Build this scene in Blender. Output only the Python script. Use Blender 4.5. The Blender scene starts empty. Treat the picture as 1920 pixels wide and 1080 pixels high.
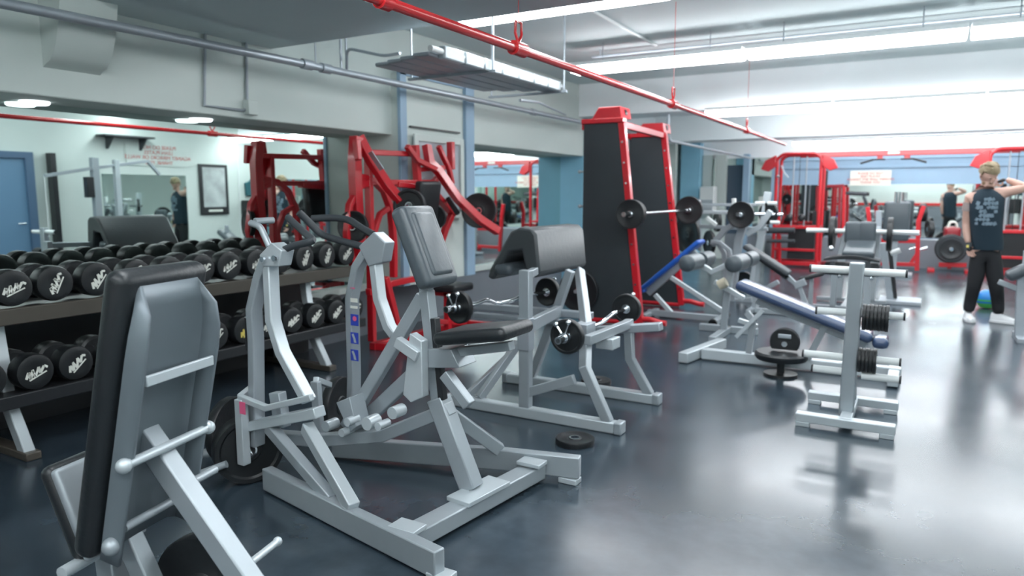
import bpy, bmesh, math, random
from mathutils import Vector, Matrix, Euler
from math import pi, sin, cos, radians
random.seed(7)
S = bpy.context.scene
COL = S.collection
V3 = Vector

# ---------------------------------------------------------------- camera
FPX, YAW, PITCH, CAMH = 1335.0, radians(29.9), radians(7.5), 1.45
cam_data = bpy.data.cameras.new('camera')
cam = bpy.data.objects.new('camera', cam_data); COL.objects.link(cam)
cam_data.sensor_width = 36.0
cam_data.lens = FPX / 1920 * 36.0
cam.location = (0, 0, CAMH)
cam.rotation_euler = (pi/2 - PITCH, 0, YAW)
cam_data.clip_start = 0.05
cam_data.dof.use_dof = True
cam_data.dof.focus_distance = 2.6
cam_data.dof.aperture_fstop = 2.4
S.camera = cam
# ---------------------------------------------------------------- view and world
S.view_settings.view_transform = 'Standard'
S.view_settings.look = 'None'
S.view_settings.gamma = 1
S.view_settings.exposure = 0.0
w = bpy.data.worlds.new('world'); S.world = w; w.use_nodes = True
w.node_tree.nodes['Background'].inputs[0].default_value = (0.55, 0.62, 0.65, 1)
w.node_tree.nodes['Background'].inputs[1].default_value = 0.05
TUBE_STRENGTH = 20.5

# pixel of the 1920x1080 frame -> point on a world plane (a measuring aid for real places)
_f = V3((-sin(YAW)*cos(PITCH), cos(YAW)*cos(PITCH), -sin(PITCH)))
_r = V3((cos(YAW), sin(YAW), 0)); _u = _r.cross(_f); _C = V3((0, 0, CAMH))
def _ray(px, py): return _f*FPX + _r*(px-960) - _u*(py-540)
def PX(px, py, x): d = _ray(px, py); return _C + d*(x/d.x)
def PY(px, py, y): d = _ray(px, py); return _C + d*(y/d.y)
def PZ(px, py, z=0): d = _ray(px, py); return _C + d*((z-CAMH)/d.z)

# ---------------------------------------------------------------- materials
M = {}
def mat(name, col, rough=0.5, metal=0.0, emit=0, noise=0, nscale=6, bump=0, spec=0.5, coat=0):
    m = bpy.data.materials.new(name); m.use_nodes = True
    nt = m.node_tree; b = nt.nodes['Principled BSDF']
    b.inputs['Base Color'].default_value = (*col, 1)
    b.inputs['Roughness'].default_value = rough
    b.inputs['Metallic'].default_value = metal
    b.inputs['Specular IOR Level'].default_value = spec
    if coat: b.inputs['Coat Weight'].default_value = coat; b.inputs['Coat Roughness'].default_value = 0.1
    if emit:
        b.inputs['Emission Color'].default_value = (*col, 1); b.inputs['Emission Strength'].default_value = emit
    if noise or bump:
        tc = nt.nodes.new('ShaderNodeTexCoord'); n = nt.nodes.new('ShaderNodeTexNoise')
        n.inputs['Scale'].default_value = nscale; n.inputs['Detail'].default_value = 5
        nt.links.new(tc.outputs['Object'], n.inputs['Vector'])
        if noise:
            mx = nt.nodes.new('ShaderNodeMix'); mx.data_type = 'RGBA'
            mx.inputs[6].default_value = (*[c*(1-noise) for c in col], 1)
            mx.inputs[7].default_value = (*[min(1, c*(1+noise)) for c in col], 1)
            nt.links.new(n.outputs['Fac'], mx.inputs[0]); nt.links.new(mx.outputs[2], b.inputs['Base Color'])
        if bump:
            bp = nt.nodes.new('ShaderNodeBump'); bp.inputs['Strength'].default_value = bump
            bp.inputs['Distance'].default_value = 0.01
            nt.links.new(n.outputs['Fac'], bp.inputs['Height']); nt.links.new(bp.outputs[0], b.inputs['Normal'])
    M[name] = m; return m
mat('cream', (0.60, 0.66, 0.63), 0.6, noise=0.04, nscale=2)
mat('ceiling_paint', (0.66, 0.74, 0.75), 0.7, noise=0.05, nscale=1.2)
mat('beam_paint', (0.92, 0.95, 0.97), 0.6, noise=0.02, nscale=2)
mat('grey_wall', (0.19, 0.21, 0.24), 0.5, noise=0.08)
mat('door_blue', (0.12, 0.23, 0.36), 0.5)
mat('blue', (0.30, 0.60, 0.78), 0.5, noise=0.04)
mat('blue_light', (0.28, 0.41, 0.54), 0.5, noise=0.04)
mat('dark_blue', (0.07, 0.13, 0.22), 0.5)
mat('dark_glass', (0.06, 0.09, 0.13), 0.12)
mat('mirror', (0.90, 0.96, 0.94), 0.01, 1.0)
mat('shell_grey', (0.17, 0.20, 0.225), 0.4, 0.3)
mat('green_mirror', (0.70, 0.79, 0.765), 0.01, 1.0)
mat('silver', (0.37, 0.41, 0.44), 0.34, 0.35, noise=0.04, nscale=20)
mat('light_silver', (0.52, 0.57, 0.60), 0.32, 0.3)
mat('chrome', (0.82, 0.85, 0.88), 0.12, 1.0)
mat('galvanised', (0.42, 0.46, 0.50), 0.4, 0.5, noise=0.1, nscale=8)
mat('white_metal', (0.75, 0.78, 0.78), 0.4)
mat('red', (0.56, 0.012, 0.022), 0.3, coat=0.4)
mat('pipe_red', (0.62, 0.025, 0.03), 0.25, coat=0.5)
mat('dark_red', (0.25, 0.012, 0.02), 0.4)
mat('black_vinyl', (0.014, 0.017, 0.020), 0.38, bump=0.15, nscale=60)
mat('pad_vinyl', (0.045, 0.052, 0.057), 0.38, bump=0.12, nscale=30)
mat('grey_vinyl', (0.075, 0.092, 0.105), 0.33, bump=0.1, nscale=50)
mat('rubber', (0.010, 0.012, 0.014), 0.45, bump=0.1, nscale=40)
mat('black_metal', (0.02, 0.022, 0.025), 0.35)
mat('grip', (0.045, 0.052, 0.06), 0.55)
mat('blue_vinyl', (0.012, 0.09, 0.42), 0.35)
mat('navy_vinyl', (0.045, 0.075, 0.15), 0.25, coat=0.6)
mat('panel_black', (0.030, 0.038, 0.044), 0.5, noise=0.1)
mat('print_white', (0.75, 0.76, 0.70), 0.5)
mat('print_yellow', (0.75, 0.62, 0.15), 0.5)
mat('print_red', (0.55, 0.06, 0.05), 0.6)
mat('sign_cream', (0.74, 0.74, 0.66), 0.6)
mat('sticker_blue', (0.03, 0.06, 0.42), 0.4)
mat('sticker_pink', (0.75, 0.12, 0.25), 0.4)
mat('skin', (0.50, 0.31, 0.25), 0.5)
mat('tattoo_skin', (0.30, 0.24, 0.23), 0.5)
mat('hair', (0.24, 0.185, 0.11), 0.7, bump=0.6, nscale=80)
mat('beard', (0.22, 0.14, 0.08), 0.8)
mat('shirt', (0.007, 0.022, 0.036), 0.85)
mat('shirt_print', (0.16, 0.22, 0.27), 0.85, noise=0.5, nscale=25)
mat('trousers', (0.010, 0.011, 0.014), 0.85)
mat('shoe_white', (0.75, 0.76, 0.78), 0.6)
mat('ball_blue', (0.02, 0.22, 0.60), 0.4)
mat('ball_green', (0.08, 0.45, 0.10), 0.4)
mat('rust', (0.30, 0.19, 0.08), 0.6, noise=0.3)
mat('shelf_brown', (0.075, 0.066, 0.055), 0.35, noise=0.15)
mat('wood_pale', (0.55, 0.50, 0.38), 0.5)
mat('tube_light', (0.93, 0.97, 1.0), 0.5, emit=TUBE_STRENGTH)
mat('downlight', (0.9, 0.97, 1.0), 0.5, emit=2.5)
mat('exit_red', (1.0, 0.08, 0.10), 0.5, emit=1.6)
mat('photo_grey', (0.42, 0.45, 0.45), 0.5, noise=0.6, nscale=4)
mat('teal_cloth', (0.015, 0.10, 0.12), 0.7)

def floor_material():
    m = bpy.data.materials.new('rubber_floor'); m.use_nodes = True
    nt = m.node_tree; b = nt.nodes['Principled BSDF']; L = nt.links
    tc = nt.nodes.new('ShaderNodeTexCoord')
    def noise(sc, det=4, stretch=(1, 1, 1)):
        mp = nt.nodes.new('ShaderNodeMapping'); mp.inputs['Scale'].default_value = stretch
        n = nt.nodes.new('ShaderNodeTexNoise'); n.inputs['Scale'].default_value = sc; n.inputs['Detail'].default_value = det
        L.new(tc.outputs['Object'], mp.inputs[0]); L.new(mp.outputs[0], n.inputs['Vector']); return n
    def ramp(src, p0, c0, p1, c1):
        r = nt.nodes.new('ShaderNodeValToRGB'); e = r.color_ramp.elements
        e[0].position = p0; e[0].color = c0; e[1].position = p1; e[1].color = c1
        L.new(src, r.inputs[0]); return r
    n1 = noise(1.3, 3); n2 = noise(9, 4)
    r1 = ramp(n1.outputs['Fac'], 0.35, (0.025, 0.038, 0.051, 1), 0.68, (0.044, 0.064, 0.084, 1))
    r2 = ramp(n2.outputs['Fac'], 0.3, (0.85, 0.85, 0.85, 1), 0.7, (1.15, 1.15, 1.15, 1))
    mx = nt.nodes.new('ShaderNodeMix'); mx.data_type = 'RGBA'; mx.blend_type = 'MULTIPLY'; mx.inputs[0].default_value = 1
    L.new(r1.outputs[0], mx.inputs[6]); L.new(r2.outputs[0], mx.inputs[7])
    L.new(mx.outputs[2], b.inputs['Base Color'])
    n3 = noise(1.4, 3, (1, 0.6, 1)); r3 = ramp(n3.outputs['Fac'], 0.25, (0.15,)*3+(1,), 0.8, (0.30,)*3+(1,))
    L.new(r3.outputs[0], b.inputs['Roughness'])
    b.inputs['IOR'].default_value = 1.5
    b.inputs['Specular IOR Level'].default_value = 0.55
    n4 = noise(14, 1); bp = nt.nodes.new('ShaderNodeBump'); bp.inputs['Strength'].default_value = 0.0; bp.inputs['Distance'].default_value = 0.01
    L.new(n4.outputs['Fac'], bp.inputs['Height']); L.new(bp.outputs[0], b.inputs['Normal'])
    M['floor'] = m
floor_material()

# ---------------------------------------------------------------- mesh builder
class MB:
    def __init__(s): s.v = []; s.f = []; s.sm = []
    def add(s, vs, fs, smooth=False):
        o = len(s.v); s.v += [V3(p) for p in vs]
        for f in fs: s.f.append([i+o for i in f]); s.sm.append(smooth)
        return s
    def box(s, c, size, R=None):
        c = V3(c); hx, hy, hz = [a/2 for a in size]; R = R or Matrix.Identity(3)
        vs = [c + R @ V3((x*hx, y*hy, z*hz)) for x in (-1, 1) for y in (-1, 1) for z in (-1, 1)]
        return s.add(vs, [(0,1,3,2), (4,6,7,5), (0,4,5,1), (2,3,7,6), (0,2,6,4), (1,5,7,3)])
    def bb(s, a, b):
        a, b = V3(a), V3(b); return s.box((a+b)/2, [abs(b[i]-a[i]) for i in range(3)])
    def pad(s, c, size, R=None, bev=0.03, seg=4):
        bm = bmesh.new(); bmesh.ops.create_cube(bm, size=1)
        bmesh.ops.scale(bm, vec=V3(size), verts=bm.verts)
        bmesh.ops.bevel(bm, geom=bm.edges[:], offset=min(bev, min(size)*0.49), segments=seg, profile=0.5, affect='EDGES')
        R = R or Matrix.Identity(3); c = V3(c); bm.verts.index_update()
        s.add([c + R @ v.co for v in bm.verts], [[v.index for v in f.verts] for f in bm.faces], True)
        bm.free(); return s
    def rp(s, pts, w, h, up=(0, 0, 1)):            # rectangular tube; w across, h along up
        pts = [V3(p) for p in pts]; up = V3(up); n = len(pts); rings = []
        for i, p in enumerate(pts):
            d0 = (pts[i]-pts[i-1]).normalized() if i else None
            d1 = (pts[i+1]-pts[i]).normalized() if i < n-1 else None
            d = ((d0 or d1)+(d1 or d0)).normalized()
            k = 1/max(0.5, d.dot(d1 or d0))
            side = d.cross(up)
            if side.length < 1e-3: side = d.cross(V3((1, 0, 0)))
            side.normalize(); u2 = side.cross(d).normalized()
            ref = (d1 or d0); bend = (ref - d*ref.dot(d))
            ku = k if bend.length > 1e-4 and abs(bend.normalized().dot(u2)) > 0.5 else 1
            ks = k if bend.length > 1e-4 and ku == 1 else 1
            rings.append([p + side*(a*w/2*ks) + u2*(b*h/2*ku) for a, b in ((-1,-1),(1,-1),(1,1),(-1,1))])
        vs = [q for r in rings for q in r]; fs = [(3,2,1,0), tuple(4*(n-1)+j for j in range(4))]
        for i in range(n-1):
            for j in range(4): fs.append((4*i+j, 4*i+(j+1)%4, 4*i+4+(j+1)%4, 4*i+4+j))
        return s.add(vs, fs)
    def tube(s, pts, r, seg=12, sub=0, cap=True):
        pts = [V3(p) for p in pts]
        if sub and len(pts) > 2: pts = fillet(pts, sub)
        n = len(pts); rings = []; prev = None
        rr = r if isinstance(r, (list, tuple)) else [r]*n
        for i, p in enumerate(pts):
            d = (pts[min(i+1, n-1)] - pts[max(i-1, 0)]).normalized()
            if prev is None:
                a = V3((0, 0, 1)) if abs(d.z) < 0.9 else V3((1, 0, 0)); s1 = d.cross(a).normalized()
            else: s1 = (prev - d*prev.dot(d)).normalized()
            prev = s1; s2 = d.cross(s1)
            rings.append([p + (s1*cos(2*pi*k/seg) + s2*sin(2*pi*k/seg))*rr[i] for k in range(seg)])
        s.add([q for R_ in rings for q in R_], [(seg*i+k, seg*i+(k+1)%seg, seg*(i+1)+(k+1)%seg, seg*(i+1)+k) for i in range(n-1) for k in range(seg)], True)
        if cap: s.add(rings[0], [tuple(reversed(range(seg)))]); s.add(rings[-1], [tuple(range(seg))])
        return s
    def lathe(s, p, axis, prof, seg=28):            # prof: [(radius, height along axis)]
        p = V3(p); d = V3(axis).normalized(); a = V3((0, 0, 1)) if abs(d.z) < 0.9 else V3((1, 0, 0))
        s1 = d.cross(a).normalized(); s2 = d.cross(s1); n = len(prof)
        vs = [p + d*h + (s1*cos(2*pi*k/seg)+s2*sin(2*pi*k/seg))*max(r, 1e-4) for r, h in prof for k in range(seg)]
        return s.add(vs, [(seg*i+k, seg*i+(k+1)%seg, seg*(i+1)+(k+1)%seg, seg*(i+1)+k) for i in range(n-1) for k in range(seg)], True)
    def prism(s, pts, thick):                       # planar polygon in 3D, extruded by vector thick
        pts = [V3(p) for p in pts]; t = V3(thick); n = len(pts)
        return s.add(pts+[p+t for p in pts], [tuple(range(n)), tuple(reversed(range(n, 2*n)))] + [(i, i+n, (i+1)%n+n, (i+1)%n) for i in range(n)])
    def ball(s, c, r, sc=(1, 1, 1), seg=16):
        c = V3(c); vs = []; n = seg//2
        for i in range(n+1):
            th = pi*i/n
            for k in range(seg): vs.append(c + V3((r*sc[0]*sin(th)*cos(2*pi*k/seg), r*sc[1]*sin(th)*sin(2*pi*k/seg), r*sc[2]*cos(th))))
        return s.add(vs, [(seg*i+k, seg*i+(k+1)%seg, seg*(i+1)+(k+1)%seg, seg*(i+1)+k) for i in range(n) for k in range(seg)], True)
    def obj(s, name, m, parent=None, bev=0, label=None, loc=None):
        me = bpy.data.meshes.new(name); base = V3((0, 0, 0))
        if parent is not None: base = wloc(parent)
        elif loc is not None: base = V3(loc)
        me.from_pydata([v-base for v in s.v], [], s.f); me.update()
        for p, q in zip(me.polygons, s.sm): p.use_smooth = q
        bm = bmesh.new(); bm.from_mesh(me)
        bmesh.ops.remove_doubles(bm, verts=bm.verts, dist=1e-6)
        bmesh.ops.recalc_face_normals(bm, faces=bm.faces); bm.to_mesh(me); bm.free()
        try: me.set_sharp_from_angle(angle=radians(38))
        except Exception: pass
        me.materials.append(M[m] if isinstance(m, str) else m)
        o = bpy.data.objects.new(name, me); COL.objects.link(o)
        if parent is not None: o.parent = parent
        else: o.location = base
        if bev:
            b = o.modifiers.new('bevel', 'BEVEL'); b.width = bev; b.segments = 2; b.limit_method = 'ANGLE'; b.angle_limit = radians(40)
        if label: o['label'] = label
        return o
def wloc(o):
    p = V3(o.location)
    while o.parent: o = o.parent; p += V3(o.location)
    return p
def fillet(pts, k=5, amt=0.35):
    out = [pts[0]]
    for i in range(1, len(pts)-1):
        a, b, c = pts[i-1], pts[i], pts[i+1]
        d = min((a-b).length, (c-b).length)*amt
        p0 = b+(a-b).normalized()*d; p1 = b+(c-b).normalized()*d
        for j in range(k+1):
            t = j/k; out.append(p0*(1-t)**2 + b*2*t*(1-t) + p1*t*t)
    out.append(pts[-1]); return out
def thing(name, label, cat, loc, group=None):
    o = bpy.data.objects.new(name, None); COL.objects.link(o); o.location = loc; o.empty_display_size = 0.1
    o['label'] = label; o['category'] = cat
    if group: o['group'] = group
    return o
def tag(o, label, cat, group=None):
    o['label'] = label; o['category'] = cat
    if group: o['group'] = group
    return o
def struct(o): o['kind'] = 'structure'; return o
def dup(root, loc, label=None, group=None, rot=None):
    r = root.copy(); COL.objects.link(r); r.location = loc
    if rot is not None: r.rotation_euler = rot
    if label: r['label'] = label
    if group: r['group'] = group
    for ch in list(root.children):
        c = ch.copy(); COL.objects.link(c); c.parent = r
        for g in ch.children:
            d = g.copy(); COL.objects.link(d); d.parent = c
    return r
def text(name, body, size, m, parent, loc, rot, extrude=0.001, align='CENTER'):
    cu = bpy.data.curves.new(name, 'FONT'); cu.body = body; cu.size = size; cu.extrude = extrude
    cu.align_x = align; cu.align_y = 'CENTER'; cu.space_line = 0.95
    to = bpy.data.objects.new(name+'_curve', cu); COL.objects.link(to)
    dg = bpy.context.evaluated_depsgraph_get()
    me = bpy.data.meshes.new_from_object(to.evaluated_get(dg))
    bpy.data.objects.remove(to); bpy.data.curves.remove(cu)
    me.materials.clear(); me.materials.append(M[m])
    R = Euler(rot).to_matrix().to_4x4(); me.transform(Matrix.Translation(V3(loc)-wloc(parent)) @ R)
    o = bpy.data.objects.new(name, me); COL.objects.link(o); o.parent = parent
    return o
def rotz(a): return Matrix.Rotation(a, 3, 'Z')
def plate(name, c, axis, r, th, parent=None, label=None, group=None, m='rubber', hub='chrome'):
    ax = V3(axis).normalized(); c = V3(c); a = c-ax*th/2
    prof = [(0.026, 0), (r*0.30, 0), (r*0.34, th*0.12), (r*0.80, th*0.12), (r*0.86, 0), (r*0.98, 0), (r, th*0.12),
            (r, th*0.88), (r*0.98, th), (r*0.86, th), (r*0.80, th*0.88), (r*0.34, th*0.88), (r*0.30, th), (0.026, th), (0.026, 0)]
    mb = MB().lathe(a, ax, prof, 32)
    if parent is not None: return mb.obj(name, m, parent)
    t = thing(name, label, 'weight plate', tuple(c), group)
    mb.obj('disc', m, t)
    MB().lathe(a-ax*0.001, ax, [(0.0255, 0), (0.034, 0), (0.034, th+0.002), (0.0255, th+0.002), (0.0255, 0)], 20).obj('hub_ring', hub, t)
    return t
# ================================================================ the room
WX, RX, BY, FY, CZ = -5.0, 2.2, -3.2, 16.6, 3.08
def sbox(name, a, b, m, bev=0): return struct(MB().bb(a, b).obj(name, m, bev=bev))
sbox('floor', (WX-.3, BY-.3, -0.1), (RX+.3, FY+.3, 0), 'floor')
sbox('ceiling', (WX-.3, BY-.3, CZ), (RX+.3, FY+.3, CZ+.1), 'ceiling_paint')
sbox('wall_left', (WX-.2, BY, 0), (WX, FY, CZ), 'cream')
sbox('wall_right', (RX, BY, 0), (RX+.2, FY, CZ), 'cream')
sbox('wall_far', (WX, FY, 0), (RX, FY+.2, CZ), 'blue_light')
sbox('wall_back', (WX, BY-.2, 0), (RX, BY, CZ), 'cream')
# header over the left wall, beams
sbox('trim_1', (WX, BY, 2.03), (-4.6, 10.6, CZ), 'cream', .01)
sbox('trim_2', (WX, 2.6, 2.6), (RX, 4.15, CZ), 'ceiling_paint', .01)
sbox('trim_3', (-4.6, 10.0, 2.6), (RX, 10.6, CZ), 'beam_paint', .01)
sbox('trim_4', (WX, 13.2, 2.42), (RX, 13.7, CZ), 'beam_paint', .01)
sbox('trim_30', (WX, FY-.03, 2.25), (RX, FY, CZ), 'beam_paint')
sbox('trim_5', (WX, 10.6, 2.62), (-4.5, FY, CZ), 'beam_paint', .01)
sbox('trim_29', (-4.5, -2.2, 2.6), (RX, -1.4, CZ), 'beam_paint', .01)
# dado below the mirrors
sbox('trim_6', (WX, BY, 0), (-4.95, 10.2, 0.47), 'grey_wall')
sbox('trim_7', (WX, BY, 0.47), (-4.90, 10.2, 0.53), 'cream', .006)
# column chase with blue corner boards
sbox('trim_8', (WX, 5.62, 0.53), (-4.49, 6.87, 2.62), 'cream')
sbox('trim_9', (-4.51, 5.60, 0.53), (-4.47, 5.70, 2.66), 'blue_light', .004)
sbox('trim_10', (-4.51, 6.72, 0.53), (-4.45, 6.89, 2.66), 'blue_light', .004)
sbox('trim_11', (-4.51, 5.60, 2.60), (-4.47, 6.89, 2.66), 'blue_light', .004)
# pillar
sbox('trim_12', (WX, 10.2, 0), (-4.6, 10.9, 2.6), 'blue')
# mirrors on the left wall
def mirror(name, a, b, m='green_mirror'):
    return struct(MB().bb(a, b).obj(name, m))
mirror('window_1', (WX, BY+.1, 0.53), (WX+.012, 5.62, 2.03))
mirror('window_2', (WX, 6.87, 0.53), (WX+.012, 10.2, 2.03))
# far wall: siding, mirror, lower wall, columns at its left
sbox('trim_13', (WX, FY-.04, 0), (RX, FY, 0.56), 'grey_wall')
mirror('window_3', (-2.85, FY-.012, 0.58), (RX-.02, FY, 1.65), 'mirror')
mirror('window_4', (-4.55, FY-.012, 0.58), (-2.95, FY, 2.3))
for i, z in enumerate((1.98, 2.16)): sbox('trim_%d' % (14+i), (-2.85, FY-.02, z), (RX, FY, z+.05), 'blue_light', .004)
def far_col(n, p0, p1, m, top=2.33, d=0.10): sbox('trim_%d' % n, (PY(p0, 300, FY-d).x, FY-d, 0.0), (PY(p1, 300, FY-d).x, FY, top), m)
sbox('trim_16', (-4.98, FY-1.0, 0), (-4.82, FY-.85, 2.6), 'cream')
far_col(17, 1277, 1312, 'blue', 2.6, .30)
far_col(18, 1318, 1336, 'cream')
far_col(19, 1342, 1362, 'cream', d=.16)
far_col(20, 1394, 1405, 'blue_light', d=.16)
far_col(21, 1426, 1440, 'cream', 1.4)
far_col(22, 1365, 1394, 'dark_glass', 2.1, .03)
# right wall (seen in the mirrors): door, mirrors, dado
sbox('trim_23', (RX-.05, BY, 0), (RX, 5.0, 0.1), 'grey_wall')
sbox('trim_24', (RX-.05, 6.2, 0), (RX, FY, 0.1), 'grey_wall')
dr = struct(MB().bb((RX-.05, 5.02, 0), (RX, 5.93, 2.0)).obj('door_1', 'door_blue', bev=.004))
MB().bb((RX-.09, 4.93, 0), (RX-.001, 5.02, 2.1)).bb((RX-.09, 5.93, 0), (RX-.001, 6.05, 2.1)).bb((RX-.09, 5.02, 2.0), (RX-.001, 5.93, 2.1)).obj('door_frame', 'dark_blue', dr, bev=.004)
MB().tube([(RX-.05, 5.85, 1.0), (RX-.11, 5.85, 1.0), (RX-.11, 5.74, 1.0)], 0.012).obj('door_handle', 'chrome', dr)
mirror('window_5', (RX-.012, 7.15, 0.45), (RX, 8.75, 1.80))
mirror('window_6', (RX-.012, 10.55, 0.45), (RX, 14.2, 1.78))
sbox('trim_25', (RX-.06, 2.4, 2.05), (RX, 4.2, CZ), 'cream')
sbox('trim_26', (RX-.14, 6.28, 0.0), (RX, 6.36, 2.1), 'black_metal')

# ---------------------------------------------------------------- fluorescent rows
def fixture(x0, x1, y, z, label, group):
    t = thing('fluorescent_light', label, 'ceiling light', ((x0+x1)/2, y, CZ), group)
    if 9 < y < 10: MB().bb((x0+.2, y+.05, z+.045), (x0+.23, 10.02, z+.075)).obj('bracket', 'white_metal', t)
    MB().bb((x0+.01, y-.12, z+.02), (x1-.01, y+.12, z+.06)).obj('housing', 'white_metal', t, bev=.006)
    MB().bb((x0+.015, y-.115, z-.05), (x1-.015, y+.115, z+.02)).obj('lamp_tube', 'tube_light', t, bev=.015)
    top = CZ
    if 2.6 < y < 4.15 or 10.0 < y < 10.6: top = 2.6
    if z > 2.56 and 10 < y < 10.6: top = z+.03
    if top-z > .08 and not 9 < y < 10:
     for xx in (x0+.35, x1-.35): MB().tube([(xx, y, z+.07), (xx, y, top)], 0.006, 8).obj('hanging_rod', 'galvanised', t)
rows = [(-3.42, 4.86, 2.82, 'row nearest the camera at the top edge'), (-3.48, 7.42, 2.82, 'long bright row crossing the upper right'),
        (-2.62, 9.78, 2.53, 'third row, in front of the deep white beam'), (-2.2, 14.3, 2.385, 'farthest row, above the red cable machine')]
nth = ['left end', 'middle', 'right end']
for x0, y, z, lab in rows:
    n = 3; step = (RX-.1-x0)/n
    for k in range(n):
        fixture(x0+k*step, x0+(k+1)*step, y, z, 'white fluorescent light, %s of the %s' % (nth[k], lab), 'fluorescent lights in rows under the ceiling')
for y in (1.5, -0.6, -2.7, 12.0, 15.5):  # unseen fill lights, added to brighten the ceiling, far end and back wall
    z = 2.95
    fixture(-2.5, -0.3, y, z, 'added unseen fill light %s, left one' % {1.5: 'above the camera', -0.6: 'behind the camera', -2.7: 'by the rear wall', 12.0: 'hidden between the two far beams', 15.5: 'hidden behind the farthest beam'}[y], 'unseen fill lights added for brightness')
    fixture(-0.3, 1.9, y, z, 'added unseen fill light %s, right one' % {1.5: 'above the camera', -0.6: 'behind the camera', -2.7: 'by the rear wall', 12.0: 'hidden between the two far beams', 15.5: 'hidden behind the farthest beam'}[y], 'unseen fill lights added for brightness')
for y, lb in ((2.49, 'nearest the left picture edge'), (3.69, 'above the framed poster reflection'), (6.0, 'behind the red pulldown machine')):
    xs = -4.905 if y < 5 else -4.8
    if 5.6 < y: continue
    t = thing('soffit_light', 'small flat white light under the left header, '+lb, 'light', (xs, y, 2.03), 'small lights under the left header')
    MB().lathe((xs, y, 2.03), (0, 0, -1), [(0.001, 0.0), (0.085, 0.0), (0.085, 0.012), (0.075, 0.02), (0.001, 0.02)], 24).obj('lamp_disc', 'downlight', t)

# ---------------------------------------------------------------- pipes
t = thing('sprinkler_pipe', 'long red pipe hanging under the ceiling towards the red cable machine', 'pipe', (-1.95, 1.0, 2.225))
XP, ZP = -1.95, 2.225
MB().tube([(XP, -2.9, ZP), (XP, 11.95, ZP)], 0.024, 16).obj('pipe', 'pipe_red', t)
for px, py in ((972, 95), (1262, 195), (1400, 245)):
    y = PX(px, py, XP).y
    MB().tube([(XP, y-.06, ZP), (XP, y+.06, ZP)], 0.038, 16).obj('coupling', 'pipe_red', t)
    MB().tube([(XP, y, ZP+.03), (XP, y-.035, ZP+.08), (XP, y-.03, ZP+.14), (XP, y+.03, ZP+.14), (XP, y+.035, ZP+.08), (XP, y, ZP+.03)], 0.008, 8).tube([(XP, y, ZP+.14), (XP, y, CZ if not 2.6 < y < 4.15 else 2.6)], 0.0022, 6).obj('hanger', 'pipe_red', t)
for y in (2.35, 0.2): MB().tube([(XP, y, ZP), (XP, y, CZ)], 0.004, 8).tube([(XP, y-.03, ZP), (XP, y+.03, ZP)], .036, 12).obj('hanger', 'pipe_red', t)
XG, ZG = -4.3, 2.465
t = thing('ceiling_pipe', 'long grey galvanised pipe running under the left header', 'pipe', (XG, 2, ZG))
MB().tube([(XG, -2.5, ZG-.04), (XG, 4.0, ZG), (XG, 10.05, ZG)], 0.030, 16).obj('pipe', 'galvanised', t)
for px, py in ((592, 120), (640, 130), (650, 130)):
    y = PX(px, py, XG).y; MB().tube([(XG, y, ZG), (XG, y, CZ)], 0.006 if px < 600 else .010, 8).obj('hanger', 'galvanised', t)
for px, py in ((575, 122), (610, 128), (1000, 207)):
    y = PX(px, py, XG).y; MB().tube([(XG, y-.05, ZG), (XG, y+.05, ZG)], 0.040, 16).obj('coupling', 'galvanised', t)
t = thing('ceiling_pipe', 'thin pale pipe beyond the blue pillar, ending left of the cable machine', 'pipe', (-3.3, 12, 2.2))
MB().tube([(-3.3, 10.3, 2.62), (-3.3, 10.3, 2.23), (-3.3, 16.2, 2.22)], 0.024, 12, sub=4).obj('pipe', 'galvanised', t)
# conduits on the header
XC = -4.585
t = thing('conduit', 'thin grey conduit on the left header with a square bend into a junction box', 'conduit', (XC, 3.5, 2.1))
MB().tube([(XC, PX(383, 35, XC).y, 2.6), (XC, PX(383, 190, XC).y, 2.09), PX(455, 207, XC), (XC, PX(463, 200, XC).y, 2.1)], 0.011, 8).obj('tubing', 'galvanised', t)
MB().tube([(XC, PX(463, 110, XC).y, 2.6), (XC, PX(463, 200, XC).y, 2.06)], 0.011, 8).obj('tubing', 'galvanised', t)
y = PX(467, 203, XC).y; MB().bb((-4.6, y-.04, 2.06), (-4.54, y+.05, 2.17)).obj('junction_box', 'cream', t, bev=.004)
t = thing('conduit', 'thin conduit arm between the grey pipe and the hanging radiator', 'conduit', (-3.9, 5, 2.6))
a = PX(650, 130, XG); MB().tube([(XG, a.y, 2.5), PX(650, 90, -4.2), PX(720, 105, -3.8), PX(750, 100, -3.6)], 0.012, 8, sub=3).obj('tubing', 'galvanised', t)
# duct stub
t = thing('duct_stub', 'pale curved duct end projecting from the left header behind the grey pipe', 'duct', (-4.4, 2.6, 2.3))
prof = []
for k in range(9):
    a = pi/2*k/8; prof.append((-4.6+.24*cos(a*.9), 2.62-.40*sin(a)**1.5-.0))
pts = [V3((x, 2.40, z)) for x, z in prof] + [V3((-4.6, 2.40, 2.2)), V3((-4.6, 2.40, 2.62))]
MB().prism(pts, (0, .34, 0)).obj('shell', 'cream', t)
# ceiling surface conduit, upper right
t = thing('conduit', 'straight thin white conduit crossing the ceiling between two light rows', 'conduit', (-1.5, 5, CZ))
MB().tube([PZ(1103, 16, CZ-.02), PZ(1230, 85, CZ-.02)], 0.016, 8).obj('tubing', 'white_metal', t)
t = thing('conduit', 'thin conduit running above the long light row', 'conduit', (-2.5, 6, 2.9))
MB().tube([(-3.4, 7.75, 3.0), (-1.6, 7.75, 3.0), (1.9, 7.75, 3.0)], 0.014, 8).tube([(-3.3, 7.75, 3.0), (-3.3, 7.75, CZ)], 0.008, 8).tube([(1.5, 7.75, 3.0), (1.5, 7.75, CZ)], 0.008, 8).obj('tubing', 'galvanised', t)

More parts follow.
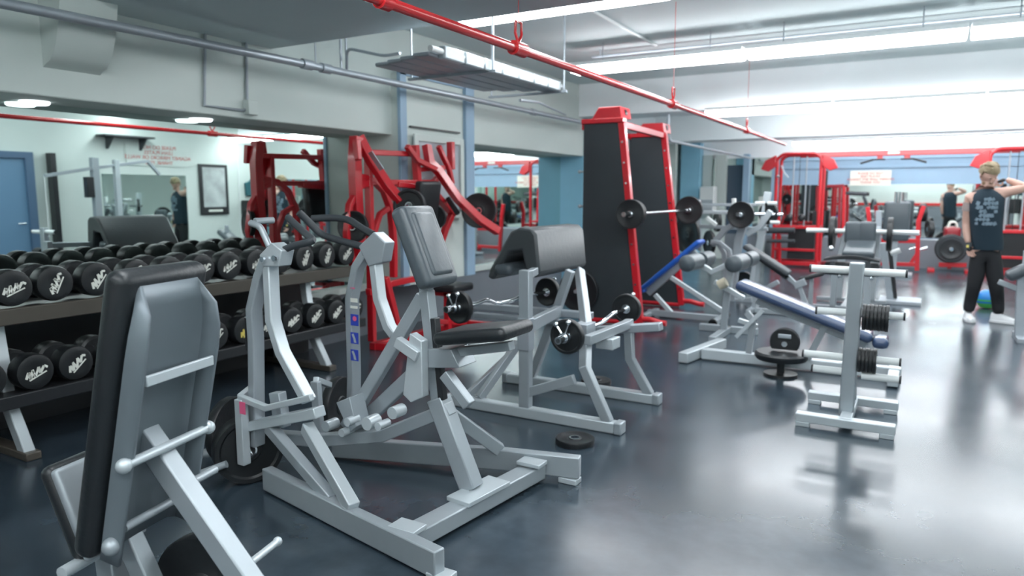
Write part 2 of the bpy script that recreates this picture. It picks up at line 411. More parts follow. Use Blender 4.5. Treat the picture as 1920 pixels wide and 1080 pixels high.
# hanging radiator
t = thing('hanging_radiator', 'long grey finned radiator hung on rods from the ceiling between the two pipes', 'radiator', (-3.15, 5, 2.5))
xr = -2.95; y0, y1 = PX(815, 90, xr).y, PX(1050, 168, xr).y; zr = 2.415
for k in range(4):
    xx = xr-.10-.155*k
    MB().bb((xx-.075, y0+.05*k-.02, zr-.03), (xx+.07, y1-.10*k, zr+.0)).obj('panel', 'galvanised', t, bev=.01)
for k in range(7):
    yy = y0+.08+k*(y1-y0-.1)/7
    MB().bb((xr-.03, yy, zr-.04), (xr+.03, yy+(y1-y0)/7-.03, zr+.05)).obj('fin_block', 'light_silver', t, bev=.012)
MB().tube([(xr, y0-.05, zr+.01), (xr, y1+.03, zr+.01)], .022, 12).obj('pipe', 'white_metal', t)
for yy in (y0+.35*(y1-y0), y1-.02):
    MB().bb((xr-.75, yy-.015, zr-.05), (xr+.08, yy+.015, zr-.03)).tube([(xr+.05, yy, zr-.03), (xr+.05, yy, CZ)], .010, 8).tube([(xr-.72, yy, zr-.03), (xr-.72, yy, CZ)], .008, 8).obj('hanger', 'galvanised', t)
t = thing('conduit', 'short dark bracket arm by the far end of the radiator', 'conduit', (-3.6, 7.5, 2.3))
MB().tube([PX(975, 188, -3.7), PX(1010, 192, -3.8), PX(1060, 215, -4.25)], .014, 8).obj('tubing', 'galvanised', t)

# framed vent on the chase
t = thing('wall_vent', 'grey framed panel between the blue corner boards behind the red machine', 'vent', (-4.47, 6.2, 1.7))
MB().bb((-4.489, 5.80, 1.22), (-4.45, 6.62, 2.02)).obj('panel', 'galvanised', t, bev=.01)
MB().bb((-4.455, 5.77, 1.19), (-4.43, 5.83, 2.05)).bb((-4.455, 6.58, 1.19), (-4.43, 6.65, 2.05)).bb((-4.455, 5.83, 1.98), (-4.43, 6.58, 2.05)).bb((-4.455, 5.83, 1.19), (-4.43, 6.58, 1.26)).obj('frame', 'cream', t, bev=.004)
tag(MB().bb((-4.489, 5.75, 2.11), (-4.46, 6.62, 2.125)).obj('wall_rail', 'black_metal'), 'thin dark rail on the left header above the grey framed panel', 'rail')
zr_ = PY(1700, 383, 36.4).z
sbox('trim_31', (WX, BY, zr_-.06), (RX, BY+.06, zr_+.06), 'pipe_red')
sbox('trim_32', (WX, BY, 0), (RX, BY+.03, .9), 'grey_wall')
# boxes by the far pillar
t = thing('wall_dispenser', 'pale boxy dispenser standing against the far columns left of the cable machine', 'dispenser', (-4.2, 16.0, 1.2))
c = PY(1327, 370, 16.1); MB().bb((c.x-.16, 16.0, 1.0), (c.x+.16, 16.3, 1.62)).obj('body', 'white_metal', t, bev=.02)
for z in (1.1, 1.25): MB().bb((c.x-.14, 15.98, z), (c.x+.14, 16.0, z+.08)).obj('front_panel', 'galvanised', t, bev=.004)

# signs
t = thing('wall_sign', 'cream sign with red capital lettering above the far mirror', 'sign', (-.95, FY-.02, 1.8))
a, b = PY(1593, 348, FY-.05), PY(1672, 319, FY-.05)
MB().bb((a.x, FY-.05, a.z), (b.x, FY-.03, b.z)).obj('board', 'sign_cream', t)
text('lettering', 'PLEASE DO NOT\nREST PLATES\nAGAINST THE WALL MIRRORS\nTHANK YOU', 0.064, 'print_red', t, ((a.x+b.x)/2, FY-.052, (a.z+b.z)/2), (pi/2, 0, 0))
t = thing('wall_sign', 'cream sign with four lines of red lettering, seen reversed in the left mirror', 'sign', (RX-.02, 8.2, 2.1))
MB().bb((RX-.02, 7.6, 1.96), (RX, 8.85, 2.32)).obj('board', 'cream', t)
text('lettering', 'PLEASE DO NOT\nLEAN PLATES\nAGAINST MIRRORS OR WALLS\nTHANK YOU', 0.095, 'print_red', t, (RX-.022, 8.22, 2.15), (pi/2, 0, -pi/2))
t = thing('exit_sign', 'red lit exit sign above the blue door at the left picture edge', 'sign', (RX-.03, 5.4, 2.3))
MB().bb((RX-.06, 5.15, 2.16), (RX, 5.58, 2.38)).obj('housing', 'white_metal', t, bev=.006)
text('lettering', 'EXIT', 0.2, 'exit_red', t, (RX-.062, 5.37, 2.265), (pi/2, 0, -pi/2))
# right-wall things reflected in the mirrors
t = thing('framed_poster', 'black framed grey poster reflected in the left mirror', 'poster', (RX, 9.35, 1.6))
MB().bb((RX-.035, 9.03, 1.05), (RX, 9.68, 2.03)).obj('frame', 'black_metal', t, bev=.006)
MB().bb((RX-.04, 9.10, 1.2), (RX-.034, 9.61, 1.97)).obj('print', 'photo_grey', t)
MB().bb((RX-.04, 9.20, 1.11), (RX-.034, 9.52, 1.15)).obj('caption_strip', 'print_white', t)
t = thing('wall_shelf', 'dark shelf on two brackets above the reflected sign', 'shelf', (RX, 7.55, 2.4))
MB().bb((RX-.28, 7.1, 2.42), (RX, 8.0, 2.45)).obj('board', 'grip', t, bev=.003)
for y in (7.25, 7.85): MB().prism([(RX-.02, y, 2.42), (RX-.02, y, 2.22), (RX-.05, y, 2.22), (RX-.24, y, 2.42)], (0, .03, 0)).obj('bracket', 'grip', t)
t = thing('wall_speaker', 'black boxy loudspeaker on the right wall beside the poster, seen in the mirror', 'speaker', (RX-.2, 10.3, 1.15))
MB().bb((RX-.30, 9.98, 0.95), (RX-.02, 10.5, 1.33)).obj('cabinet', 'black_vinyl', t, bev=.02)
MB().lathe((RX-.301, 10.24, 1.14), (-1, 0, 0), [(0.001, .004), (.06, .0), (.13, .012), (.14, .0)], 24).obj('cone', 'grip', t)
t = thing('hanging_shirt', 'dark teal shirt hanging on the right wall above the loudspeaker', 'clothing', (RX, 10.25, 1.6))
MB().prism([(RX-.02, 10.1, 1.42), (RX-.02, 10.42, 1.42), (RX-.02, 10.45, 1.66), (RX-.02, 10.33, 1.72), (RX-.02, 10.27, 1.80), (RX-.02, 10.2, 1.72), (RX-.02, 10.08, 1.68)], (-.06, 0, 0)).obj('cloth', 'teal_cloth', t, bev=.01)
tag(MB().tube([(RX-.02, 9.95, .1), (RX-.02, 9.95, 2.5)], .012, 8).obj('conduit', 'white_metal'), 'thin vertical conduit on the right wall beside the poster, seen in the mirror', 'conduit')
t = thing('wall_clock', 'round pale clock on the back wall, seen in the far mirror', 'clock', (0.3, BY+.03, 1.5))
MB().lathe((1.0, BY+.001, 1.75), (0, 1, 0), [(0.001, .03), (.15, .03), (.165, .04), (.17, 0)], 28).obj('dial', 'print_white', t)
MB().box((1.0, BY+.035, 1.79), (.012, .006, .09)).box((1.035, BY+.035, 1.75), (.07, .006, .012)).obj('clock_hands', 'black_metal', t)
# functional trainer reflected in left mirror (grey)
t = thing('cable_machine', 'grey cable machine with a weight stack, seen only in the left mirror', 'exercise machine', (1.3, 6.6, 0))
cx, cy = 1.35, 6.55
MB().rp([(cx, cy, 0), (cx, cy, 2.02)], .1, .1).obj('column', 'silver', t, bev=.004)
MB().rp([(cx, cy+.35, 0), (cx, cy+.35, 2.0)], .08, .08).obj('column', 'light_silver', t, bev=.004)
MB().rp([(cx, cy-.75, 1.72), (cx, cy, 1.86), (cx, cy+.9, 2.0), (cx, cy+1.1, 1.78)], .05, .05).obj('cable_arm', 'silver', t, bev=.004)
MB().bb((cx-.12, cy+.06, .1), (cx+.12, cy+.3, 1.1)).obj('weight_stack', 'black_metal', t, bev=.004)
MB().bb((cx-.06, cy-.16, 1.4), (cx+.06, cy-.05, 1.72)).obj('pulley_block', 'black_metal', t, bev=.01)
MB().bb((cx-.35, cy-.1, 0), (cx+.35, cy+.5, .06)).obj('base', 'silver', t, bev=.006)
MB().tube([(cx, cy-.75, 1.72), (cx, cy-.75, .9)], .006, 6).tube([(cx, cy-.82, .9), (cx, cy-.68, .9)], .016, 10).obj('cable', 'white_metal', t)
# ================================================================ dumbbell rack
RXF = -4.22
t = thing('dumbbell_rack', 'long two-tier dumbbell rack with brown shelf edge under the left mirror', 'rack', (-4.5, 3.2, 0))
Y0, Y1 = 1.45, 4.70
MB().bb((-4.29, Y0, .745), (-4.25, Y1, .835)).obj('shelf_rail', 'shelf_brown', t, bev=.006)
MB().bb((-4.80, Y0, .80), (-4.29, Y1, .815)).obj('shelf_deck', 'black_metal', t)
MB().bb((-4.84, Y0, .82), (-4.80, Y1, .90)).obj('shelf_rail', 'black_metal', t, bev=.006)
MB().bb((-4.22, Y0, .30), (-4.18, Y1, .375)).obj('shelf_rail', 'black_metal', t, bev=.006)
MB().bb((-4.75, Y0, .345), (-4.22, Y1, .36)).obj('shelf_deck', 'black_metal', t)
for y in (1.95, 4.25):
    MB().rp([(-4.45, y, .80), (-4.38, y, .30), (-4.22, y, .03), (-4.22, y, .0)], .07, .06, (0, 1, 0)).obj('leg', 'light_silver', t, bev=.006)
    MB().rp([(-4.85, y, 0.0), (-4.85, y, .88)], .06, .06, (0, 1, 0)).obj('leg', 'black_metal', t, bev=.004)
    MB().bb((-4.9, y-.04, 0), (-4.15, y+.04, .045)).obj('foot', 'shelf_brown', t, bev=.006)
MB().bb((-4.92, Y0, .0), (-4.89, Y1, .78)).obj('shade_backing', 'black_metal', t)  # black sheet added to darken the space under the upper shelf
def dumbbell():
    t = thing('dumbbell', 'x', 'dumbbell', (0, 0, 0))
    for s in (-1, 1):
        h = MB().lathe((s*.055, 0, 0), (s, 0, 0), [(.02, 0), (.085, 0), (.100, .012), (.102, .03), (.102, .085), (.096, .104), (.07, .112), (.04, .106), (.001, .106)], 24).obj('head', 'rubber', t)
        if s == 1: h['front'] = 1
    MB().tube([(-.07, 0, 0), (.07, 0, 0)], .017, 12).obj('handle', 'chrome', t)
    return t
def logo(mn='print_white'):
    mb = MB(); x = .1635
    def st(pts, w=.012):
        for (a, b), (c, d) in zip(pts, pts[1:]):
            e = V3((0, c-a, d-b)); n = V3((0, -e.z, e.y)).normalized()*w/2
            A, B = V3((x, a, b)), V3((x, c, d)); mb.prism([A-n, B-n, B+n, A+n], (.003, 0, 0))
    st([(-.062, -.010), (-.035, .018), (-.040, -.018), (-.012, .016)], .014)
    st([(-.012, .022), (-.016, -.020), (.010, .004)], .012)
    st([(.010, .004), (.022, .020), (.018, -.014), (.050, .012), (.064, -.004)], .013)
    st([(-.05, -.026), (.05, -.022)], .007)
    return mb
proto = dumbbell()
lg = logo(); lo = lg.obj('logo', 'print_white', None); lo.location = (0, 0, 0)
ly = logo().obj('logo', 'print_yellow', None)
words = ['first', 'second', 'third', 'fourth', 'fifth', 'sixth', 'seventh', 'eighth', 'ninth', 'tenth', 'eleventh', 'twelfth', 'thirteenth', 'fourteenth', 'fifteenth']
def lay_tier(x, z, n, y0, tier, seed):
    rr = random.Random(seed); first = None
    for k in range(n):
        y = y0 + .2355*k
        lab = 'round black rubber dumbbell with pale lettering, %s from the left on the %s tier' % (words[k], tier)
        d = dup(proto, (x+rr.uniform(-.012, .012), y, z), lab, 'dumbbells on the %s tier' % tier, (0, 0, rr.uniform(-.05, .05)))
        hd = [c for c in d.children if c.name.startswith('head') and 'front' in c.keys()][0]
        l = (ly if (tier == 'lower' and k == 7) else lo).copy(); COL.objects.link(l); l.parent = hd
        l.rotation_euler = (rr.choice((.5, .7, -.4, 1.1, .35, .9)), 0, 0)
lay_tier(-4.42, .945, 13, 1.735, 'upper', 3)
lay_tier(-4.37, .475, 13, 1.78, 'lower', 5)
for ch in list(proto.children): bpy.data.objects.remove(ch)
bpy.data.objects.remove(proto); bpy.data.objects.remove(lo); bpy.data.objects.remove(ly)

# ================================================================ foreground shoulder bench
ax = V3((cos(radians(14)), sin(radians(14)), 0)); lt = V3((-ax.y, ax.x, 0)); UP = V3((0, 0, 1))
O = V3((-1.689, 1.048, 0)) + lt*.13
def B(a, l, z): return O + ax*a + lt*l + UP*z
t = thing('shoulder_press_bench', 'grey framed seated press bench with tall black back pad, nearest the camera at left', 'weight bench', tuple(O))
lean = (ax*.17 + UP*.73).normalized()
Rb = Matrix([lt, (ax*.73 - UP*.17).normalized(), lean]).transposed()   # columns: lateral, rearward, along the pad
nb = Rb @ V3((0, 1, 0))
pc = B(-.085, 0, .865)                 # centre of the rear face of the pad
MB().pad(pc-nb*.035, (.32, .072, .80), Rb, .032, 4).obj('back_pad', 'black_vinyl', t)
def bk(l, s, d=.06): return pc + lt*l + lean*s + nb*d
def shell():
    mb = MB(); W, Lh = .130, .375
    prof = [(-W, .075), (-W, .02), (-W+.02, .004), (0, .002), (W-.02, .004), (W, .02), (W, .075)]
    rows_ = []
    for j in range(13):
        s = -Lh + 2*Lh*j/12
        tt = max(0, (j-9)/3.0); cut = math.sqrt(max(0, 1-tt*tt)); ins = .03*tt*tt
        rows_.append([bk(l*(1-ins/W), s-.01, (d if d < .01 else .006+(d-.006)*cut)) for l, d in prof])
    n = len(prof)
    mb.add([p for r_ in rows_ for p in r_], [(i*n+k, i*n+k+1, (i+1)*n+k+1, (i+1)*n+k) for i in range(12) for k in range(n-1)], True)
    o = mb.obj('back_shell', 'shell_grey', t); s_ = o.modifiers.new('thick', 'SOLIDIFY'); s_.thickness = .012; s_.offset = 1
shell()
MB().rp([bk(-.125, .135, .072), bk(.125, .135, .072)], .012, .028).obj('cross_bar', 'light_silver', t, bev=.003)
MB().rp([bk(-.10, .11, .03), bk(.12, .11, .03)], .035, .016).obj('cross_bar', 'silver', t, bev=.003)
MB().tube([bk(-.155, -.085, .07), bk(.150, -.085, .07)], .013, 12).obj('pivot_rod', 'light_silver', t)
for l in (-.16, .155): MB().ball(bk(l, -.085, .07), .020).obj('rod_end', 'light_silver', t)
MB().rp([B(-.135, 0, .815), B(.19, 0, .405), B(.43, 0, .10)], .060, .060).obj('main_beam', 'silver', t, bev=.005)
MB().rp([B(-.215, .0, .51), B(-.137, 0, .346), B(-.02, 0, .10)], .055, .055).obj('rear_leg', 'silver', t, bev=.005)
MB().tube([bk(-.12, -.285, .06), bk(.14, -.285, .06)], .012, 10).obj('pivot_rod', 'silver', t)
MB().ball(bk(-.145, -.33, .05), .024).obj('rod_end', 'silver', t)
pe = B(.165, 0, .425); MB().tube([pe, pe+lt*.17], .011, 10).ball(pe+lt*.18, .014).obj('storage_peg', 'light_silver', t)
pe2 = B(.0, 0, .65); MB().tube([pe2, pe2+lt*.13], .012, 10).obj('storage_peg', 'silver', t)
sd_ = (ax*-.11 + UP*.28).normalized(); Rq = Matrix([lt, sd_.cross(lt), sd_]).transposed()
sc_ = B(-.285, -.0, .575)
MB().pad(sc_-ax*.03, (.23, .05, .28), Rq, .024).obj('seat', 'black_vinyl', t)
MB().pad(sc_-ax*.0, (.22, .03, .27), Rq, .013).obj('seat_shell', 'silver', t)
MB().rp([B(-.27, 0, .42), B(-.25, 0, .06)], .06, .06).obj('seat_post', 'silver', t, bev=.004)
MB().tube([B(-.27, -.16, .44), B(-.27, .12, .44)], .018, 10).obj('pivot_rod', 'light_silver', t)
plate('weight_plate', B(-.02, .09, .30), lt, .165, .05, label='black plate stored low inside the frame of the nearest bench', group='plates on the nearest bench')
MB().tube([B(-.02, .03, .30), B(-.02, .14, .30)], .02, 12).obj('weight_horn', 'chrome', t)
MB().rp([B(-.35, 0, .035), B(.60, 0, .035)], .07, .06).obj('base_rail', 'silver', t, bev=.005)
for a in (-.33, .56): MB().rp([B(a, -.28, .035), B(a, .28, .035)], .06, .055).obj('foot', 'silver', t, bev=.005)

# ================================================================ grey rowing machine
YF, YM, YR = 2.35, 2.62, 2.90
t = thing('rowing_machine', 'large grey plate-loaded rowing machine with a tilted grey chest pad', 'exercise machine', (-2.1, 2.6, 0))
rz_ = .065
MB().rp([(-1.50, 2.06, rz_), (-2.05, 2.17, rz_), (-2.72, 2.31, rz_)], .055, .11).obj('base_rail', 'silver', t, bev=.006)
MB().rp([(-1.42, 3.16, rz_+.02), (-1.80, 3.07, rz_+.02), (-2.75, 2.80, rz_)], .055, .11).obj('base_rail', 'silver', t, bev=.006)
MB().rp([(-1.735, 2.13, .06), (-1.62, 3.08, .06)], .10, .075).obj('cross_rail', 'silver', t, bev=.006)
for p in ((-1.47, 3.145), (-1.50, 2.07)): MB().bb((p[0]-.05, p[1]-.035, 0), (p[0]+.05, p[1]+.035, .028)).obj('rubber_foot', 'light_silver', t, bev=.004)
for yy in (2.16, 3.03): MB().box((-1.735+(yy-2.13)*.12, yy, .112), (.13, .09, .02)).obj('bracket_plate', 'light_silver', t, bev=.003)
MB().box((-1.68, 2.62, .105), (.13, .30, .022), rotz(-.12)).obj('bracket_plate', 'light_silver', t, bev=.003)
for x in (-1.78, -1.89): MB().tube([(x, 2.05+.11*(-1.5-x)/.3-.04, rz_), (x, 2.05+.11*(-1.5-x)/.3-.055, rz_)], .014, 6).obj('bolt', 'galvanised', t)
# front brace, rear brace
MB().rp([(-2.03, 2.17, .12), PY(575, 800, 2.33)], .055, .06).obj('brace', 'light_silver', t, bev=.005)
MB().rp([(-2.20, 2.22, .10), PY(505, 800, 2.33)], .05, .055).obj('brace', 'silver', t, bev=.005)
MB().rp([(-1.83, 3.06, .13), PY(848, 778, 2.90), PY(800, 700, 2.80)], .05, .065).obj('brace', 'silver', t, bev=.005)
# central post, telescoping
pb, pm, pt_ = V3((-1.72, 2.62, .11)), PY(822, 745, YM), PY(800, 545, YM)
dpm = (pt_-pm).normalized()
MB().rp([pb, pm], .085, .085, (0, 1, 0)).obj('post', 'silver', t, bev=.006)
MB().rp([pm-dpm*.02, pt_], .05, .06, (0, 1, 0)).obj('post_inner', 'silver', t, bev=.004)
MB().rp([pm+dpm*.0+V3((.04, -.02, 0)), pt_-dpm*.12+V3((.045, -.02, 0))], .03, .04, (0, 1, 0)).obj('slide_cover', 'black_metal', t, bev=.004)
# seat bracket
a, b, c, d = PY(795, 655, 2.55), PY(845, 655, 2.55), PY(862, 690, 2.55), PY(790, 690, 2.55)
MB().prism([a, b, c, d], (0, .14, 0)).obj('seat_bracket', 'silver', t, bev=.004)
MB().rp([PY(835, 662, YM), PY(960, 648, YM)], .05, .04).obj('seat_beam', 'silver', t, bev=.004)
s0, s1 = PY(842, 628, YM), PY(975, 618, YM)
Rs = Matrix.Rotation(-math.atan2(s1.z-s0.z, s1.x-s0.x), 3, 'Y')
MB().pad((s0+s1)/2, ((s1-s0).length, .28, .06), Rs, .028).obj('seat', 'black_vinyl', t)
# chest pad
top, bot = PY(775, 400, YM), PY(820, 525, YM)
al = (top-bot).normalized(); fr = V3((al.z, 0, -al.x)).normalized()
Rp = Matrix([fr, V3((0, 1, 0)), al]).transposed()
MB().pad((top+bot)/2+fr*.0, (.085, .245, (top-bot).length+.06), Rp, .03).obj('chest_pad', 'grey_vinyl', t)
MB().pad((top+bot)/2+fr*.03, (.05, .16, (top-bot).length-.02), Rp, .02).obj('pad_inset', 'grey_vinyl', t)
MB().box((top+bot)/2-fr*.05, (.02, .12, .30), Rp).rp([(top+bot)/2-fr*.05-al*.1, pt_-V3((0, 0, .02))], .05, .05, (0, 1, 0)).obj('pad_mount', 'silver', t, bev=.004)
# diagonals to pivot hub
MB().rp([PY(795, 555, YM), PY(650, 800, YM)], .05, .06).obj('diagonal_brace', 'silver', t, bev=.005)
MB().rp([PY(800, 680, YM+.05), PY(660, 810, YM+.05)], .05, .07).obj('diagonal_brace', 'silver', t, bev=.005)
MB().rp([PY(835, 700, YM-.04), PY(880, 760, YM-.04)], .05, .05).obj('diagonal_brace', 'silver', t, bev=.005)
MB().prism([PY(768, 625, 2.50), PY(790, 640, 2.50), PY(792, 745, 2.50), PY(770, 755, 2.50), PY(755, 740, 2.50)], (0, .05, 0)).obj('gusset', 'light_silver', t, bev=.004)
MB().rp([PY(745, 640, 2.50), PY(785, 668, 2.50)], .04, .05).obj('stop_arm', 'light_silver', t, bev=.004)
# main low beam hub with bolts
MB().rp([PY(480, 815, 2.45), PY(600, 825, 2.5), PY(720, 815, 2.62), PY(845, 765, 2.62)], .06, .06).obj('hub_beam', 'silver', t, bev=.005)
for px, py, r_ in ((610, 800, .03), (650, 792, .024), (687, 795, .036), (735, 775, .032), (640, 812, .022), (708, 800, .022)):
    p = PY(px, py, 2.46); MB().tube([p, p+V3((0, .075, 0))], r_*.9, 12).obj('pivot_bolt', 'light_silver', t)
MB().prism([PY(630, 755, 2.5), PY(655, 745, 2.5), PY(668, 800, 2.5), PY(655, 812, 2.5)], (0, .10, 0)).obj('gusset', 'silver', t, bev=.003)
# left pivot box with weight horns
MB().rp([PY(460, 800, YF-.02), PY(600, 772, YF-.02)], .07, .05).obj('pivot_block', 'light_silver', t, bev=.005)
MB().rp([PY(452, 748, 2.28), PY(458, 870, 2.28)], .05, .045, (0, 1, 0)).obj('side_plate', 'light_silver', t, bev=.004)
MB().rp([PY(450, 745, 2.28), PY(500, 765, 2.28), PY(585, 745, 2.30)], .03, .03).obj('upper_link', 'light_silver', t, bev=.004)
MB().rp([PY(450, 745, 2.28), PY(478, 722, 2.45)], .03, .03).obj('upper_link', 'light_silver', t, bev=.004)
MB().rp([PY(520, 735, 2.36), PY(530, 800, 2.36)], .07, .05, (0, 1, 0)).obj('side_plate', 'silver', t, bev=.004)
MB().rp([PY(592, 715, 2.55), PY(600, 830, 2.55)], .05, .03, (0, 1, 0)).obj('side_plate', 'silver', t, bev=.004)
MB().rp([PY(592, 712, 2.55), PY(618, 722, 2.75)], .03, .03).obj('upper_link', 'light_silver', t, bev=.004)
MB().tube([PY(370, 852, 2.30), PY(450, 840, 2.30)], .024, 12).obj('weight_horn', 'light_silver', t)
MB().tube([PY(370, 890, 2.12), PY(425, 870, 2.2)], .018, 12).obj('weight_horn', 'silver', t)
# levers: each a pair of tubes joined at the top
def lever(y, o1, o2, grips, lab):
    MB().rp([PY(x, z, y) for x, z in o1], .045, .07, (0, 1, 0)).obj('lever', 'silver', t, bev=.006)
    MB().rp([PY(x, z, y) for x, z in o2], .045, .065, (0, 1, 0)).obj('lever', 'light_silver', t, bev=.006)
lever(YF, [(482, 835), (480, 640), (476, 580), (490, 520), (506, 478)], [(506, 478), (512, 600), (530, 660), (580, 752)], None, '')
lever(YR, [(662, 800), (664, 700), (660, 560), (672, 500), (700, 455)], [(700, 455), (712, 560), (730, 612), (742, 628)], None, '')
MB().prism([PY(486, 478, YF-.04), PY(508, 455, YF-.04), PY(528, 470, YF-.04), PY(522, 500, YF-.04), PY(492, 500, YF-.04)], (0, .08, 0)).obj('handle_mount', 'light_silver', t, bev=.005)
MB().prism([PY(672, 462, YR-.04), PY(700, 435, YR-.04), PY(722, 455, YR-.04), PY(716, 492, YR-.04), PY(690, 500, YR-.04)], (0, .08, 0)).obj('handle_mount', 'silver', t, bev=.005)
for p in ((494, 486), (516, 484)): q = PY(p[0], p[1], YF-.05); MB().tube([q, q+V3((0, -.012, 0))], .014, 8).obj('bolt', 'chrome', t)
# grips
MB().tube([PY(505, 462, YF), PY(488, 425, YF), PY(470, 418, YF), ], .016, 12, sub=5).tube([PY(478, 415, YF), PY(512, 413, YF+.1)], .016, 12).obj('handle', 'silver', t)
MB().tube([PY(515, 478, YF), PY(545, 462, YF), PY(590, 452, YF), PY(575, 440, YF+.06), PY(540, 408, YF+.12)], .017, 12, sub=4).obj('handle', 'grip', t)
MB().tube([PY(690, 465, YR), PY(640, 452, YR), PY(602, 440, YR), PY(575, 412, YR-.04), PY(560, 398, YR-.08)], .020, 12, sub=5).obj('handle', 'grip', t)
MB().tube([PY(700, 440, YR), PY(678, 428, YR+.06), PY(655, 412, YR+.1), PY(625, 408, YR+.1), PY(585, 410, YR+.05)], .020, 12, sub=5).obj('handle', 'grip', t)
# black counterweights / sleeves
MB().tube([PY(470, 595, YF+.02), PY(472, 655, YF+.02)], .03, 14).obj('stop_bumper', 'black_metal', t)
# stickers on the far lever
def sticker(px, py, hgt, wd, m, nm='sticker'):
    c = PY(px, py, YR-.036); MB().bb((c.x-wd/2, c.y-.002, c.z-hgt/2), (c.x+wd/2, c.y, c.z+hgt/2)).obj(nm, m, t); return c
for py in (600, 634, 666):
    c = sticker(665, py, .062, .055, 'sticker_blue')
    if py == 600: MB().lathe(c+V3((0.003, -.003, .008)), (0, -1, 0), [(.001, .001), (.014, .001), (.014, 0)], 16).obj('sticker_dot', 'sticker_pink', t)
    else: MB().prism([c+V3(q) for q in ((-.018, -.003, .02), (-.005, -.003, .026), (.008, -.003, 0), (.014, -.003, -.024), (-.002, -.003, -.024), (-.006, -.003, -.004))], (0, -.001, 0)).obj('sticker_figure', 'light_silver', t)
for py, h_ in ((563, .022), (576, .014)): sticker(664, py, h_, .05, 'print_white', 'sticker')
c = PY(661, 540, YR-.037); text('lettering', 'row', .02, 'sticker_pink', t, c, (pi/2, 0, 0))
c = PY(455, 765, 2.255); MB().bb((c.x-.02, c.y-.003, c.z-.03), (c.x+.02, c.y, c.z+.03)).obj('sticker', 'sticker_pink', t)
plate('weight_plate', PY(432, 805, 2.42), (1, .25, 0), .175, .05, label='black rubber plate hanging at the left of the grey rowing machine, upper', group='plates by the rowing machine')
plate('weight_plate', (PY(468, 890, 2.34).x, 2.34, .175), (1, -.5, 0), .172, .085, label='thick black rubber plate standing on the floor left of the grey rowing machine', group='plates by the rowing machine')
plate('weight_plate', PY(635, 760, 3.02), (1, .25, 0), .17, .05, label='black plate behind the far lever of the grey rowing machine', group='plates by the rowing machine')
# ================================================================ preacher curl bench
YA, YB = 3.97, 4.68
t = thing('preacher_bench', 'grey preacher curl bench with a draped black arm pad and bar holders', 'weight bench', (-2.1, 4.3, 0))
for y, x0 in ((YA, -2.78), (YB, -2.74)):
    MB().rp([(x0, y, .035), (-1.53, y, .035)], .075, .07).obj('base_rail', 'light_silver', t, bev=.008)
    MB().bb((x0-.02, y-.045, 0), (x0+.03, y+.045, .075)).obj('rail_cap', 'silver', t, bev=.008)
    MB().bb((-1.55, y-.045, 0), (-1.50, y+.045, .075)).obj('rail_cap', 'silver', t, bev=.008)
MB().rp([(-2.18, YA, .06), (-2.18, YA, .97)], .075, .06, (0, 1, 0)).obj('upright', 'silver', t, bev=.006)
MB().rp([(-1.60, YA, .06), (-1.76, YA, .38), (-1.88, 4.25, .60), (-2.25, 4.95, .87)], .06, .06, (0, 1, 0)).obj('upright', 'silver', t, bev=.006)
MB().rp([(-1.58, YB, .06), (-1.73, YB, .30), (-1.75, YB, .58)], .06, .06, (0, 1, 0)).obj('upright', 'silver', t, bev=.006)
MB().rp([(-2.52, YB, .06), (-2.30, YB, .62), (-2.2, YB, .90)], .06, .06, (0, 1, 0)).obj('upright', 'silver', t, bev=.006)
MB().bb((-2.222, YA-.04, .45), (-2.138, YA+.04, .66)).obj('sleeve', 'galvanised', t, bev=.004)
MB().bb((-1.92, YA+.16, .50), (-1.82, YA+.30, .62)).obj('sleeve', 'galvanised', t, bev=.004)
MB().rp([(-1.76, YA+.03, .55), (-1.74, YB-.03, .55)], .05, .06).obj('cross_rail', 'silver', t, bev=.005)
MB().rp([(-2.18, YA+.03, .60), (-2.28, YB-.03, .60)], .05, .08).obj('cross_rail', 'silver', t, bev=.005)
MB().rp([(-2.16, YA, .17), (-1.83, YA, .30)], .04, .06).obj('diagonal_brace', 'silver', t, bev=.005)
MB().rp([PY(1110, 620, YB), PY(1240, 612, YB)], .08, .055).obj('bar_shelf', 'galvanised', t, bev=.006)
MB().rp([PY(880, 572, YB), PY(1110, 592, YB)], .07, .05).rp([PY(890, 590, YB-.1), PY(1075, 606, YB-.1)], .05, .04).obj('bar_shelf', 'galvanised', t, bev=.006)
MB().bb(tuple(PY(1122, 640, 4.3)-V3((.0, .05, .04))), tuple(PY(1155, 640, 4.3)+V3((0, .08, .02)))).obj('catch_plate', 'light_silver', t, bev=.006)
MB().rp([(-2.55, YA+.02, .07), (-2.40, YA+.3, .42)], .05, .05).rp([(-2.66, YA+.02, .06), (-2.5, 4.3, .3)], .04, .05).obj('seat_strut', 'silver', t, bev=.004)
# pad: a wedge draped over the top bar
yA, yB = 4.32, 5.12
pr_ = []
def padprof(x, z): return (x, z)
wed = [(-2.36, .965), (-2.38, .90), (-2.33, .885), (-2.20, 1.09), (-2.10, 1.105), (-2.06, .93), (-1.99, .92), (-1.955, .95), (-1.985, 1.22), (-2.02, 1.26), (-2.12, 1.265), (-2.19, 1.235)]
MB().prism([V3((x-.31, yA, z-.045)) for x, z in wed], (0, yB-yA, 0)).obj('arm_pad', 'pad_vinyl', t, bev=.018)
MB().pad((-2.56, (yA+yB)/2-.0, .92), (.15, yB-yA+.03, .09), None, .04).obj('elbow_roll', 'grey_vinyl', t)
MB().rp([(-2.18, YA, .93), (-2.40, 4.6, .92), (-2.40, 5.0, .92)], .05, .05, (0, 1, 0)).obj('pad_bracket', 'silver', t, bev=.004)

